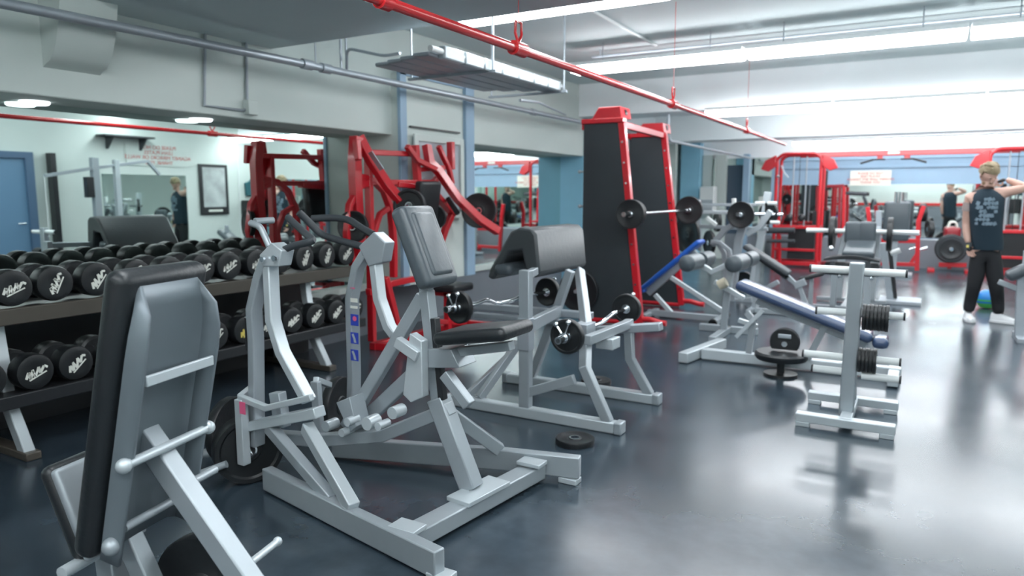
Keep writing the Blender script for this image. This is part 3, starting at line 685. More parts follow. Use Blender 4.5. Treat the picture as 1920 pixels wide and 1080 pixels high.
def ez_bar(label, A, Bp, rp_, th, amp, loc, pl, sleeve=.17):
    A, Bp = V3(A), V3(Bp); d = (Bp-A).normalized(); n = d.cross(UP).normalized()
    t = thing('curl_bar', label, 'barbell', loc, 'curl bars on the preacher bench')
    L = (Bp-A).length; pts = [A-d*sleeve]
    for f, s in ((0, 0), (.12, 0), (.25, 1), (.40, -1), (.6, -1), (.75, 1), (.88, 0), (1, 0)): pts.append(A+d*L*f+n*amp*s*.6+UP*amp*s)
    pts.append(Bp+d*sleeve)
    MB().tube(pts, .015, 12, sub=3).obj('bar', 'chrome', t)
    for P, s in ((A, -1), (Bp, 1)):
        MB().tube([P, P+d*s*sleeve], .024, 14).obj('sleeve', 'chrome', t)
        c = P+d*s*.085
        MB().tube([c-d*.012, c+d*.012], .034, 14).tube([c, c+UP*.09+n*.03], .007, 8).ball(c+UP*.10+n*.03, .017).tube([c, c+UP*.07-n*.05], .007, 8).ball(c+UP*.08-n*.055, .017).obj('spring_collar', 'chrome', t)
    for k, (P, s, lab) in enumerate(((A, -1, pl[0]), (Bp, 1, pl[1]))):
        plate('weight_plate', P+d*s*.035, d, rp_, th, label=lab, group='plates on the curl bars')
a = PY(1063, 628, 4.02); b = PY(1172, 580, 4.98)
ez_bar('chrome zigzag curl bar resting on the right side of the preacher bench', a+V3((.02, 0, 0)), b+V3((0, 0, .0)), .112, .045, .022, tuple(a),
       ('black plate on the near end of the right curl bar', 'black plate on the far end of the right curl bar, beside the smith machine'))
a = PY(868, 575, 4.10); b = PY(1022, 548, 5.05)
ez_bar('chrome zigzag curl bar on the left side of the preacher bench, above the black seat', a, b, .115, .04, .026, tuple(a),
       ('black plate on the near end of the left curl bar, above the black seat', 'black plate on the far end of the left curl bar, behind the preacher upright'))
for px, py, lab in ((1078, 826, 'black plate lying on the floor in front of the preacher bench'), (1118, 716, 'black plate lying on the floor between the preacher bench rails')):
    p = PZ(px, py, .015); plate('weight_plate', (p.x, p.y, .0175), (0, 0, 1), .115, .035, label=lab, group='plates lying on the floor')

# ================================================================ red lat pulldown machine
t = thing('lat_pulldown_machine', 'tall red plate-loaded pulldown machine with two long arms beside the left mirror', 'exercise machine', (-4.3, 5.9, 0))
NY, FYY, MY = 5.30, 6.45, 5.9
def RP(name, pts, w=.06, h=.06, up=(0, 1, 0), m='red'): return MB().rp(pts, w, h, up).obj(name, m, t, bev=.006)
LX = -4.36
def LF(name, pts, w=.055, h=.06, up=(1, 0, 0), dx=0): return RP(name, [PX(px, py, LX+dx) for px, py in pts], w, h, up)
RP('base_rail', [(-4.40, 5.02, .035), (-4.38, 6.52, .035)], .07, .07, (0, 0, 1))
RP('base_rail', [(-4.40, 5.06, .035), (-3.70, 5.15, .035)], .07, .07, (0, 0, 1))
RP('base_rail', [(-4.38, 6.48, .035), (-3.80, 6.48, .035)], .07, .07, (0, 0, 1))
LF('mast', [(668, 256), (665, 300), (668, 380), (675, 500)], .09, .09)
LF('mast', [(690, 285), (693, 400), (698, 640)], .05, .07)
LF('upright', [(778, 272), (783, 345)], .06, .07)
LF('upright', [(845, 266), (846, 318)], .06, .07)
LF('upright', [(575, 262), (578, 300)], .06, .06, dx=-.0) if False else None
LF('top_rail', [(672, 285), (778, 289)], .05, .055)
LF('top_rail', [(668, 342), (740, 342), (812, 342), (828, 326)], .05, .055)
LF('top_rail', [(785, 318), (832, 314)], .045, .05)
LF('curved_frame', [(672, 330), (700, 338), (720, 358), (733, 395), (738, 460), (738, 520)], .05, .065)
LF('curved_frame', [(742, 346), (785, 350), (812, 360), (832, 382), (850, 402)], .05, .085)
LF('curved_frame', [(735, 385), (712, 402), (700, 440), (706, 500)], .045, .05)
LF('curved_frame', [(700, 338), (672, 352), (655, 385), (650, 440), (662, 500)], .045, .06)
LF('rear_leg', [(850, 396), (835, 430), (812, 500), (842, 545), (872, 612)], .06, .06)
LF('cross_rail', [(690, 548), (735, 531), (775, 523)], .06, .06)
LF('seat_brace', [(722, 520), (735, 570), (748, 625)], .06, .06, dx=.1)
RP('seat_brace', [PX(822, 603, -4.1), PX(872, 606, -4.3)], .05, .05, (0, 0, 1))
def arm(pts, tail):
    RP('lever_arm', [PX(a, b, x) for a, b, x in pts], .085, .07, (1, 0, 0))
    RP('handle', [PX(a, b, x) for a, b, x in tail], .05, .05, (1, 0, 0))
arm([(672, 256, -4.36), (695, 300, -4.3), (728, 350, -4.2), (752, 378, -4.1)], [(668, 262, -4.3), (672, 300, -4.28)])
arm([(800, 272, -4.36), (806, 305, -4.32), (822, 320, -4.28), (858, 372, -4.15), (900, 412, -4.02), (934, 434, -3.93)], [(763, 274, -4.3), (782, 300, -4.3), (818, 318, -4.28)])
LF('handle', [(822, 274), (842, 318), (848, 345)], .045, .05, dx=.02)
MB().tube([PX(840, 372, -4.3), PX(858, 400, -4.15)], .028, 10).obj('stop_bumper', 'black_metal', t)
MB().rp([PX(694, 285, -4.24), PX(716, 318, -4.18)], .01, .055, (1, 0, 0)).obj('data_plate', 'galvanised', t)
MB().pad(PX(800, 380, -4.25), (.09, .34, .42), Matrix.Rotation(.15, 3, 'Y'), .03).obj('back_pad', 'black_vinyl', t)
MB().pad((-4.15, 5.9, .52), (.42, .36, .08), None, .03).obj('seat', 'black_vinyl', t)
MB().rp([(-4.15, 5.9, .48), (-4.15, 5.9, .04)], .06, .06, (0, 1, 0)).rp([(-4.4, 5.9, .45), (-4.0, 5.9, .45)], .06, .06).obj('seat_post', 'red', t, bev=.005)
LG = 'plates on the red pulldown machine'
plate('weight_plate', PX(768, 386, -4.02), (.35, -1, .05), .15, .06, label='black plate on the near arm of the red pulldown machine', group=LG)
plate('weight_plate', PX(898, 395, -4.18), (.45, -1, .05), .19, .05, label='black plate on the far arm of the red pulldown machine', group=LG)
plate('weight_plate', PX(815, 408, -4.3), (.35, -1, .05), .12, .05, label='small black plate on the peg under the red curved frame', group=LG)
plate('weight_plate', PX(662, 425, -4.32), (.35, -1, .05), .14, .045, label='black plate on the left mast of the red pulldown machine, above the dumbbells', group=LG)

# ================================================================ smith machine with black side panels
t = thing('smith_machine', 'tall red framed smith machine with two black side panels', 'exercise machine', (-2.9, 8.1, 0))
SN, SF = 7.40, 8.95
def side(y, k):
    tl = (1095, 228) if k == 0 else (1180, 254); tr = (1160, 228) if k == 0 else (1240, 250)
    bl = (-3.34, y, .03); br = (-2.66, y, .03) if k == 0 else (-2.66, y, .03)
    a, b = PY(*tl, y), PY(*tr, y)
    if k == 1: bl = (a.x+.0, y, .03)
    MB().prism([V3(bl), V3(br), b, V3((a.x, y, b.z))], (0, .05, 0)).obj('side_panel', 'panel_black', t, bev=.004)
    r0 = V3(br)+V3((.03, .02, 0)); r1 = b+V3((.03, .02, 0))
    MB().rp([r1, r0], .07, .075, (0, 1, 0)).obj('front_post', 'red', t, bev=.006)
    for f in range(1, 10):
        p = r1.lerp(r0, f/10); MB().tube([p+V3((0, -.04, 0)), p+V3((0, -.055, 0))], .012, 8).obj('bolt', 'chrome', t)
    MB().bb((a.x-.02, y-.03, a.z-.03), (b.x+.06, y+.08, a.z+.02)).obj('top_plate', 'red', t, bev=.006)
    MB().prism([(a.x+.10, y-.02, a.z+.02), (b.x+.04, y-.02, a.z+.02), (b.x+.02, y-.02, a.z+.14), (a.x+.18, y-.02, a.z+.14)], (0, .30, 0)).obj('pulley_cover', 'red', t, bev=.006)
    MB().tube([(b.x-.02, y+.1, a.z+.08), (b.x-.02, y+.16, a.z+.08)], .06, 16).obj('pulley', 'black_metal', t)
    MB().tube([V3(br)+V3((.0, .02, .05)), V3(br)+V3((.14, .02, .06)), V3(br)+V3((.26, .02, .03)), V3(br)+V3((.32, .02, .03))], .032, 12, sub=3).obj('foot', 'red', t)
    MB().tube([(-3.36 if k == 0 else a.x, y+.02, .035), (-2.66, y+.02, .035)], .032, 12).obj('foot', 'red', t)
    return a, b
a0, b0 = side(SN, 0); a1, b1 = side(SF, 1)
for dx in (.10, -.35):
    MB().rp([b0+V3((dx-.08, .05, -.03)), b1+V3((dx-.08, .0, -.03))], .06, .07).obj('top_rail', 'red', t, bev=.006)
for k, (y, b) in enumerate(((SN, b0), (SF, b1))):
    MB().tube([V3((b.x+.0, y+.12, b.z-.05)), V3((-2.68, y+.12, .06))], .016, 12).obj('guide_rod', 'chrome', t)
for py in (322, 387):
    p = PY(1090, py, SN); MB().tube([p+V3((-.03, .02, 0)), p+V3((.05, .02, 0))], .012, 8).ball(p+V3((-.03, .02, 0)), .02).obj('storage_peg', 'galvanised', t)
p = PY(1085, 545, SN); MB().tube([p+V3((0, -.09, 0)), p+V3((0, .03, 0))], .022, 12).tube([p+V3((0, .02, 0)), V3((-3.28, SN+.02, p.z))], .02, 10).obj('weight_horn', 'galvanised', t)
t2 = thing('barbell', 'straight chrome barbell held in the red smith machine', 'barbell', (-2.6, 8.2, 1.25))
bz = 1.245; bx = -2.655
MB().tube([(bx, 6.95, bz), (bx, 9.5, bz)], .016, 12).obj('bar', 'chrome', t2)
for y0_, y1_ in ((6.9, 7.3), (9.12, 9.5)): MB().tube([(bx, y0_, bz), (bx, y1_, bz)], .026, 12).obj('sleeve', 'chrome', t2)
plate('weight_plate', (bx, 7.10, bz), (0, 1, 0), .155, .05, label='black plate on the near end of the smith machine barbell', group='plates on the smith machine barbell')
plate('weight_plate', (bx, 7.165, bz), (0, 1, 0), .15, .035, label='black plate directly behind the nearest plate of the smith machine barbell', group='plates on the smith machine barbell')
plate('weight_plate', (bx, 9.25, bz), (0, 1, 0), .18, .05, label='black plate on the far end of the smith machine barbell', group='plates on the smith machine barbell')
plate('weight_plate', PY(1085, 545, 7.36), (0, 1, 0), .24, .05, label='large black plate hung low behind the preacher bench by the smith panel', group='plates near the smith machine')
for k in range(2):
    plate('weight_plate', PY(1284+7*k, 440, 9.7-.1*k), (.8, 1, 0), .24, .04, label='large black plate stored behind the blue bench, %s of two' % ('left' if k == 0 else 'right'), group='plates near the smith machine')

# blue incline bench inside it
YBB = 8.1
t = thing('incline_bench', 'bright blue padded incline bench with grey frame in front of the smith machine', 'weight bench', (-2.3, YBB, 0))
a, b = PY(1205, 540, YBB), PY(1308, 455, YBB); d = (b-a).normalized()
R1 = Matrix([d, V3((0, 1, 0)), d.cross(V3((0, 1, 0)))]).transposed()
MB().pad((a+b)/2+V3((0, .1, 0)), ((b-a).length+.06, .28, .055), R1, .025).obj('back_pad', 'blue_vinyl', t)
MB().pad(a+V3((-.02, .1, -.03)), (.10, .26, .055), None, .025).obj('seat', 'blue_vinyl', t)
MB().rp([a+V3((.03, .1, -.07)), b+V3((-.05, .1, -.09))], .09, .06, (0, 1, 0)).obj('back_frame', 'silver', t, bev=.006)
MB().rp([PY(1258, 520, YBB), PY(1358, 585, YBB)], .05, .05).obj('rear_leg', 'light_silver', t, bev=.005)
MB().rp([PY(1228, 552, YBB), PY(1262, 590, YBB)], .05, .05).obj('front_leg', 'light_silver', t, bev=.005)
MB().rp([V3((-2.78, YBB, .05)), V3((-1.95, YBB, .05))], .07, .07).rp([V3((-2.75, YBB-.25, .04)), V3((-2.75, YBB+.25, .04))], .06, .06).rp([V3((-1.93, YBB-.32, .04)), V3((-1.93, YBB+.32, .04))], .07, .06).obj('base_rail', 'silver', t, bev=.006)
for y in (YBB-.3, YBB+.3): MB().tube([(-1.93, y-.02, .045), (-1.93, y+.02, .045)], .045, 12).obj('wheel', 'black_metal', t)

# roller bench
YRL = 7.0
t = thing('roller_bench', 'grey leg roller bench with two pairs of round padded rollers', 'weight bench', (-1.9, YRL, 0))
for px, py in ((1288, 494), (1375, 495)):
    p = PY(px, py, YRL)
    MB().tube([p, p+V3((.02, .30, .0))], [.085, .085], 20).ball(p, .085, (1, .6, 1)).obj('foam_roller', 'grey_vinyl', t)
    MB().tube([p+V3((.02, .42, .0)), p+V3((.03, .72, .0))], .08, 20).obj('foam_roller', 'grey_vinyl', t)
    MB().tube([p+V3((0, -.04, 0)), p+V3((.03, .76, 0))], .018, 10).obj('roller_axle', 'chrome', t)
MB().rp([PY(1305, 490, YRL+.35), PY(1335, 510, YRL+.35), PY(1372, 492, YRL+.35)], .05, .06, (0, 1, 0)).obj('roller_arm', 'light_silver', t, bev=.005)
MB().rp([PY(1372, 500, YRL+.35), PY(1362, 565, YRL+.35), V3((PY(1358, 570, YRL+.35).x, YRL+.35, .05))], .06, .07, (0, 1, 0)).obj('post', 'silver', t, bev=.005)
MB().rp([PY(1340, 528, YRL+.3), PY(1395, 560, YRL+.3)], .06, .05).obj('knee_arm', 'light_silver', t, bev=.006)
q = PY(1358, 570, YRL+.35).x
MB().rp([(q, YRL-.1, .035), (q, YRL+.6, .035)], .07, .07).rp([(q-.3, YRL+.57, .035), (q+.3, YRL+.57, .035)], .07, .07).obj('base_rail', 'silver', t, bev=.005)
MB().tube([PY(1348, 535, YRL+.2), PY(1362, 528, YRL+.2)], .05, 12).obj('end_cap', 'wood_pale', t)

# ================================================================ grey plate loaded press
YH = 9.9
t = thing('chest_press_machine', 'grey plate-loaded press machine with black plates beyond the blue bench', 'exercise machine', (-2.2, YH, 0))
def GH(name, pts, y=YH, w=.07, h=.07, m='silver'): return MB().rp([PY(px, py, y) for px, py in pts], w, h, (0, 1, 0)).obj(name, m, t, bev=.006)
GH('post', [(1440, 360), (1430, 430), (1405, 565)], YH+.5, .09, .09, 'light_silver')
GH('post', [(1402, 400), (1385, 450), (1370, 575)], YH, .1, .1)
GH('post', [(1310, 375), (1312, 470)], YH+.2, .05, .05, 'light_silver')
GH('top_rail', [(1310, 398), (1380, 398)], YH+.2, .05, .10, 'light_silver')
GH('top_rail', [(1318, 384), (1420, 384)], YH+.4, .04, .05)
GH('mid_rail', [(1308, 424), (1440, 430)], YH+.2, .05, .05)
GH('curved_arm', [(1335, 460), (1360, 430), (1385, 415), (1400, 420)], YH-.1, .07, .08)
GH('curved_arm', [(1333, 453), (1350, 455), (1368, 470), (1372, 500)], YH-.2, .05, .05)
GH('lever_arm', [(1400, 440), (1425, 425), (1445, 395)], YH+.1, .07, .07, 'light_silver')
GH('lever_arm', [(1340, 445), (1358, 475), (1362, 540)], YH, .06, .06)
GH('lever_arm', [(1325, 408), (1343, 422)], YH-.1, .05, .05, 'white_metal')
GH('base_rail', [(1400, 560), (1460, 528)], YH+.3, .06, .05)
GH('foot_rail', [(1310, 572), (1410, 562)], YH, .07, .06)
GH('handle', [(1376, 372), (1377, 390)], YH-.1, .05, .05, 'white_metal')
for px, py, y in ((1388, 402, YH-.3), ):
    p = PY(px, py, y); MB().tube([p+V3((0, -.16, 0)), p+V3((0, .2, 0))], .026, 12).obj('weight_horn', 'chrome', t)
p = PY(1440, 402, YH+.4); MB().tube([p+V3((-.25, 0, 0)), p+V3((.2, 0, 0))], .026, 12).obj('weight_horn', 'chrome', t)
for px, py in ((1425, 381), (1448, 381), (1453, 417)):
    p = PY(px, py, YH+.2); MB().tube([p+V3((-.06, 0, 0)), p+V3((.06, 0, 0))], .024, 12).obj('weight_horn', 'white_metal', t)
plate('weight_plate', PY(1389, 403, YH-.36), (.1, 1, 0), .175, .05, label='round black plate on the front horn of the grey press machine', group='plates on the grey press machine')
plate('weight_plate', PY(1441, 400, YH+.45), (.5, 1, 0), .15, .05, label='round black plate at the right of the white post of the grey press machine', group='plates on the grey press machine')
plate('weight_plate', PY(1330, 455, YH+.1), (1, .8, 0), .17, .05, label='black plate low at the left of the grey press machine', group='plates on the grey press machine')
plate('weight_plate', PY(1395, 530, YH+.6), (.3, 1, 0), .16, .05, label='black plate near the floor behind the grey press machine', group='plates on the grey press machine')
plate('weight_plate', PY(1345, 415, YH+.5), (1, .6, 0), .15, .05, label='black plate between the upper rails of the grey press machine', group='plates on the grey press machine')
# black slanted bench
YS = 9.0
t = thing('incline_bench', 'black slanted bench pad on a thin grey leg left of the cable machine', 'weight bench', (-1.7, YS, 0))
a, b = PY(1400, 462, YS), PY(1478, 512, YS); d = (b-a).normalized()
R1 = Matrix([d, V3((0, 1, 0)), d.cross(V3((0, 1, 0)))]).transposed()
MB().pad((a+b)/2, ((b-a).length+.04, .26, .06), R1, .022).obj('back_pad', 'grip', t)
MB().rp([a+V3((.05, 0, -.06)), b+V3((0, 0, -.06))], .06, .05, (0, 1, 0)).obj('back_frame', 'black_metal', t, bev=.004)
MB().rp([b+V3((-.02, 0, -.03)), PY(1500, 540, YS), V3((PY(1518, 556, YS).x, YS, .05))], .05, .05).rp([PY(1490, 536, YS), PY(1510, 528, YS)], .08, .08).obj('leg', 'silver', t, bev=.004)
q = PY(1518, 556, YS).x
MB().rp([(a.x+.1, YS, .035), (q+.1, YS, .035)], .06, .06).rp([(q+.08, YS-.25, .035), (q+.08, YS+.25, .035)], .06, .06).rp([(a.x+.1, YS-.25, .035), (a.x+.1, YS+.25, .035)], .06, .06).rp([(a.x+.12, YS, .05), (a.x+.15, YS, a.z-.18)], .05, .05, (0, 1, 0)).obj('base_rail', 'silver', t, bev=.004)
MB().pad(PY(1522, 518, YS+.35), (.30, .2, .05), Matrix.Rotation(-.35, 3, 'Y'), .02).obj('seat', 'black_vinyl', t)
MB().rp([PY(1522, 522, YS+.35), V3((PY(1522, 518, YS+.35).x, YS+.35, .04)), V3((q+.05, YS+.1, .04))], .04, .04, (0, 1, 0)).obj('seat_post', 'silver', t)

# ================================================================ decline bench
YD = 6.2
t = thing('decline_bench', 'long slanted bench with a shiny navy pad on a low T-shaped grey base', 'weight bench', (-.9, YD, 0))
a, b = PY(1388, 533, YD), PY(1632, 632, YD); d = (b-a).normalized()
R1 = Matrix([d, V3((0, 1, 0)), d.cross(V3((0, 1, 0)))]).transposed()
MB().pad((a+b)/2+V3((0, .02, -.0)), ((b-a).length+.04, .27, .085), R1, .038, 5).obj('back_pad', 'navy_vinyl', t)
MB().rp([a+d*.15+V3((0, .02, -.075)), b-d*.02+V3((0, .02, -.075))], .07, .05, (0, 1, 0)).obj('back_frame', 'silver', t, bev=.005)
MB().pad(PY(1628, 632, YD+.0)+V3((.09, .02, -.03)), (.12, .24, .09), None, .04).obj('seat', 'navy_vinyl', t)
bx0, bx1 = -1.62, -.07
MB().rp([(bx0, YD+.0, .055), (bx1, YD+.05, .055)], .085, .09).obj('base_rail', 'light_silver', t, bev=.008)
MB().rp([(-1.72, 5.95, .05), (-1.58, 6.75, .05)], .09, .09).obj('foot', 'light_silver', t, bev=.008)
MB().rp([(-.12, YD-.25, .05), (-.12, YD+.35, .05)], .08, .08).obj('foot', 'light_silver', t, bev=.008)
sp = PY(1405, 640, YD)
MB().rp([V3((sp.x, YD, .1)), PY(1412, 600, YD), PY(1400, 585, YD)], .05, .05, (0, 1, 0)).obj('adjuster_post', 'silver', t, bev=.004)
MB().rp([PY(1380, 632, YD-.05), PY(1430, 582, YD-.05)], .035, .03, (0, 1, 0)).rp([PY(1385, 600, YD+.05), PY(1420, 612, YD+.05)], .035, .05, (0, 1, 0)).obj('adjuster_arm', 'light_silver', t, bev=.003)
MB().rp([V3((-.42, YD, .1)), V3((-.42, YD, .32))], .05, .06, (0, 1, 0)).rp([V3((-.75, YD, .1)), V3((-.62, YD, .42))], .05, .05, (0, 1, 0)).obj('support_post', 'silver', t, bev=.004)
s = PY(1462, 662, YD-.02)
t = thing('round_stool', 'low round black padded seat resting beside the decline bench base', 'seat', (s.x, s.y-.26, 0))
sc = PY(1465, 665, YD-.25)
MB().lathe((sc.x, sc.y, sc.z-.035), (0, 0, 1), [(.001, 0), (.19, 0), (.205, .02), (.205, .045), (.19, .06), (.001, .062)], 32).obj('seat', 'black_vinyl', t)
MB().tube([(sc.x, sc.y, 0), (sc.x, sc.y, sc.z-.03)], .03, 12).lathe((sc.x, sc.y, 0), (0, 0, 1), [(.001, 0), (.13, 0), (.13, .02), (.001, .025)], 24).obj('pedestal', 'black_metal', t)
# half-round grip plate standing on the seat
g = PY(1471, 635, YD-.25)
t = thing('grip_plate', 'black plate with hand slot standing upright on the round black seat', 'weight plate', (g.x, g.y, sc.z+.03))
z0 = sc.z+.027; pts = []
for k in range(19):
    a_ = -.55+ (pi+1.1)*k/18; pts.append((g.x+.115*cos(a_), g.y, z0+.075+.115*sin(a_)))
mb = MB()
mb.prism(pts, (0, .05, 0)); o_ = mb.obj('disc', 'rubber', t, bev=.008)
MB().pad((g.x, g.y-.002, z0+.125), (.10, .012, .035), None, .015).obj('hand_slot', 'galvanised', t)
MB().lathe((g.x, g.y, z0+.06), (0, -1, 0), [(.001, .004), (.022, .004), (.024, 0)], 16).obj('hub', 'chrome', t)

# ================================================================ plate tree
t = thing('plate_tree', 'grey weight plate tree with white pegs on two parallel feet at right', 'plate rack', (-.34, 4.98, 0))
YP = 4.98
for y in (4.70, 5.26):
    MB().rp([(-.62, y, .055), (-.06, y, .055)], .075, .055).obj('base_rail', 'light_silver', t, bev=.006)
    for x in (-.575, -.105): MB().bb((x-.04, y-.04, 0), (x+.04, y+.04, .03)).obj('foot', 'light_silver', t, bev=.004)
MB().rp([(-.335, 4.70, .06), (-.335, 5.26, .06)], .07, .05).obj('base_rail', 'light_silver', t, bev=.006)
pt0, pt1 = V3((-.345, YP-.10, .06)), V3((-.335, YP-.10, 1.03))
MB().rp([pt0, pt1], .085, .075, (0, 1, 0)).obj('post', 'silver', t, bev=.008)
MB().rp([(-.335, 5.2, .07), (-.335, YP-.05, .45)], .05, .05, (1, 0, 0)).obj('brace', 'silver', t, bev=.005)
pegs = [((1522, 502), (1600, 508)), ((1618, 510), (1698, 513)), ((1533, 581), (1600, 588)), ((1610, 588), (1694, 593)), ((1508, 662), (1590, 671)), ((1612, 672), (1686, 679)), ((1525, 688), (1590, 700)), ((1615, 706), (1686, 710))]
for (a, b) in pegs:
    A, Bq = PY(*a, YP-.10), PY(*b, YP-.10); dd = (Bq-A).normalized(); A.z = Bq.z = (A.z+Bq.z)/2
    MB().tube([A, Bq], .0235, 16).obj('peg', 'chrome' if False else 'white_metal', t)
    out = A if a[0] < 1600 else Bq; s_ = -1 if a[0] < 1600 else 1
    MB().tube([out, out+V3((s_*.012, 0, 0))], .026, 16).obj('peg_cap', 'black_metal', t)
for row, (px, py, n, r_) in enumerate(((1642, 592, 7, .082), (1626, 672, 5, .078))):
    p = PY(px, py+4, YP-.10)
    for k in range(n):
        plate('weight_plate', (p.x+(k-(n-1)/2)*.021, YP-.10, p.z-.0), (1, 0, 0), r_*(1-.03*(k % 2)), .019, label='small black plate on the %s right peg of the plate tree, %s from the post' % (('second' if row == 0 else 'third'), words[k]), group='small plates on the plate tree', m='rubber')

# ================================================================ olympic bench press
YO = 10.2
t = thing('bench_press', 'grey bench press seen end-on with twin head pads and a curved black seat edge', 'weight bench', (-.75, YO, 0))
def QO(px, py, dy=0): return PY(px, py, YO+dy)
for px0, px1 in ((1590, 1578), (1645, 1640)):
    MB().rp([QO(px0, 425, .3), QO(px1, 475, .3), V3((QO(px1-4, 520, .3).x, YO+.3, .04))], .09, .07, (0, 1, 0)).obj('upright', 'light_silver', t, bev=.006)
for px in (1600, 1626): MB().pad(QO(px, 436, -.05), (.20, .08, .28), None, .035).obj('head_pad', 'grey_vinyl', t)
MB().rp([QO(1613, 422), QO(1613, 460)], .05, .05, (0, 1, 0)).obj('pad_post', 'light_silver', t, bev=.004)
MB().pad(QO(1612, 468, -.3), (.36, .5, .10), Matrix.Rotation(.25, 3, 'X'), .03).obj('back_pad', 'grey_vinyl', t)
pts = []
xc = QO(1596, 484, -.6); W_ = QO(1650, 484, -.6).x-xc.x
for k in range(13):
    s = -1+2*k/12; pts.append(V3((xc.x+W_*s, YO-.6, xc.z+.055*(1-s*s)-.02)))
for k in range(13):
    s = 1-2*k/12; pts.append(V3((xc.x+W_*s, YO-.6, xc.z-.045+.025*(1-s*s))))
MB().prism(pts, (0, .3, 0)).obj('curved_pad', 'black_vinyl', t, bev=.01)
a, b = QO(1546, 492, -.55), QO(1648, 512, -.55)
MB().bb((a.x, YO-.55, b.z-.05), (b.x, YO-.3, a.z)).obj('front_box', 'black_vinyl', t, bev=.015)
for px in (1561, 1627): MB().rp([QO(px, 490, -.57), QO(px, 508, -.57)], .06, .02, (0, 1, 0)).obj('strap_plate', 'grip', t)
for px, py in ((1574, 517), (1633, 521), (1558, 466)):
    MB().ball(QO(px, py, -.5), .035).obj('knob', 'chrome', t)
MB().rp([V3((QO(1563, 545, -.5).x, YO-.5, .04)), QO(1565, 515, -.5)], .07, .06, (0, 1, 0)).rp([V3((QO(1627, 545, -.5).x, YO-.5, .04)), QO(1625, 515, -.5)], .07, .06, (0, 1, 0)).obj('leg', 'silver', t, bev=.005)
MB().rp([V3((-1.15, YO-.5, .035)), V3((-.40, YO-.5, .035))], .06, .05).rp([V3((-.80, YO-.5, .035)), V3((-.80, YO+.8, .035))], .07, .05).rp([V3((-1.2, YO+.3, .035)), V3((-.35, YO+.3, .035))], .07, .05).obj('base_rail', 'silver', t, bev=.005)
t = thing('barbell', 'long white-sleeved barbell resting across the grey bench press', 'barbell', (-.7, YO, .98))
za = QO(1515, 433).z; xa, xb = QO(1512, 433).x, QO(1724, 436).x
MB().tube([(xa, YO+.22, za), (xb, YO+.22, za-.02)], .016, 12).obj('bar', 'chrome', t)
for p0, p1 in ((1512, 1555), (1566, 1588), (1637, 1664), (1674, 1724)): MB().tube([(QO(p0, 433, .22).x, YO+.22, za), (QO(p1, 433, .22).x, YO+.22, za)], .031, 14).obj('sleeve', 'white_metal', t)
plate('weight_plate', (QO(1561, 433, .22).x, YO+.22, za-.03), (1, .0, 0), .22, .06, label='black plate seen edge-on at the left side of the long bench press barbell', group='plates on the bench press barbell')
plate('weight_plate', (QO(1669, 433, .22).x, YO+.22, za-.03), (1, .0, 0), .22, .06, label='black plate seen edge-on at the right side of the long bench press barbell', group='plates on the bench press barbell')
t = thing('plate_stand', 'slanted dark grey post with a white peg right of the bench press', 'plate rack', (-.2, 10.6, 0))
MB().rp([PY(1655, 455, 10.8), V3((PY(1672, 520, 10.8).x, 10.8, .04))], .08, .07, (0, 1, 0)).obj('post', 'galvanised', t, bev=.004)
MB().rp([PY(1668, 460, 10.9), V3((PY(1682, 510, 10.9).x, 10.9, .04))], .05, .07, (0, 1, 0)).obj('post', 'black_metal', t, bev=.004)
MB().tube([PY(1670, 475, 10.7), PY(1688, 469, 10.7)], .035, 12).obj('peg', 'white_metal', t)
MB().bb((-.45, 10.6, 0), (.05, 11.1, .05)).obj('base', 'galvanised', t, bev=.006)

# ================================================================ red cable crossover
YC = 15.4
t = thing('cable_crossover', 'wide red cable crossover with two towers and a long top beam at the back', 'exercise machine', (-.5, YC, 0))
def RC(name, pts, w=.07, h=.07, up=(0, 1, 0), m='red', parent=None): return MB().rp(pts, w, h, up).obj(name, m, parent or t, bev=.006)
def tower(x0, x1):
    for y in (YC-.25, YC+.25):
        MB().tube([(x0, y, .04), (x0, y, 2.15), (x0+.12, y, 2.24), (x1-.12, y, 2.24), (x1, y, 2.15), (x1, y, .04)], .033, 12, sub=4).obj('tower_frame', 'red', t)
        RC('cross_rail', [(x0, y, .80), (x1, y, .80)], .06, .05, (0, 0, 1))
        RC('cross_rail', [(x0, y, .08), (x1, y, .08)], .07, .08, (0, 0, 1))
    for x in (x0, x1): RC('side_rail', [(x, YC-.25, .06), (x, YC+.25, .06)], .07, .08, (0, 0, 1)); RC('side_rail', [(x, YC-.25, .80), (x, YC+.25, .80)], .05, .05, (0, 0, 1))
    xm = (x0+x1)/2
    MB().bb((xm-.16, YC-.1, .15), (xm+.34, YC+.1, .78)).obj('weight_stack', 'black_metal', t, bev=.006)
    for dx in (-.12, .12): MB().tube([(xm+dx, YC-.05, .15), (xm+dx, YC-.05, 2.2)], .014, 8).obj('guide_rod', 'galvanised', t)
    MB().tube([(xm, YC-.1, .8), (xm, YC-.1, 2.2)], .006, 6).obj('cable', 'black_metal', t)
    for x, s in ((x0, -1), (x1, 1)):
        MB().prism([(x+s*.02, YC-.3, 2.22), (x+s*.22, YC-.3, 2.12), (x+s*.30, YC-.3, 1.95), (x+s*.16, YC-.3, 1.90), (x+s*.02, YC-.3, 2.0)], (0, .10, 0)).obj('pulley_cover', 'red', t, bev=.01)
    RC('cross_rail', [(x0, YC-.25, .35), (x1, YC-.25, .35)], .05, .05, (0, 0, 1))
tower(-2.60, -1.78); tower(.95, 1.80)
c0 = PY(1535, 287, YC); c1 = PY(1829, 280, YC)
RC('top_beam', [(-2.2, YC, 2.22), (1.4, YC, 2.22)], .10, .10, (0, 0, 1))
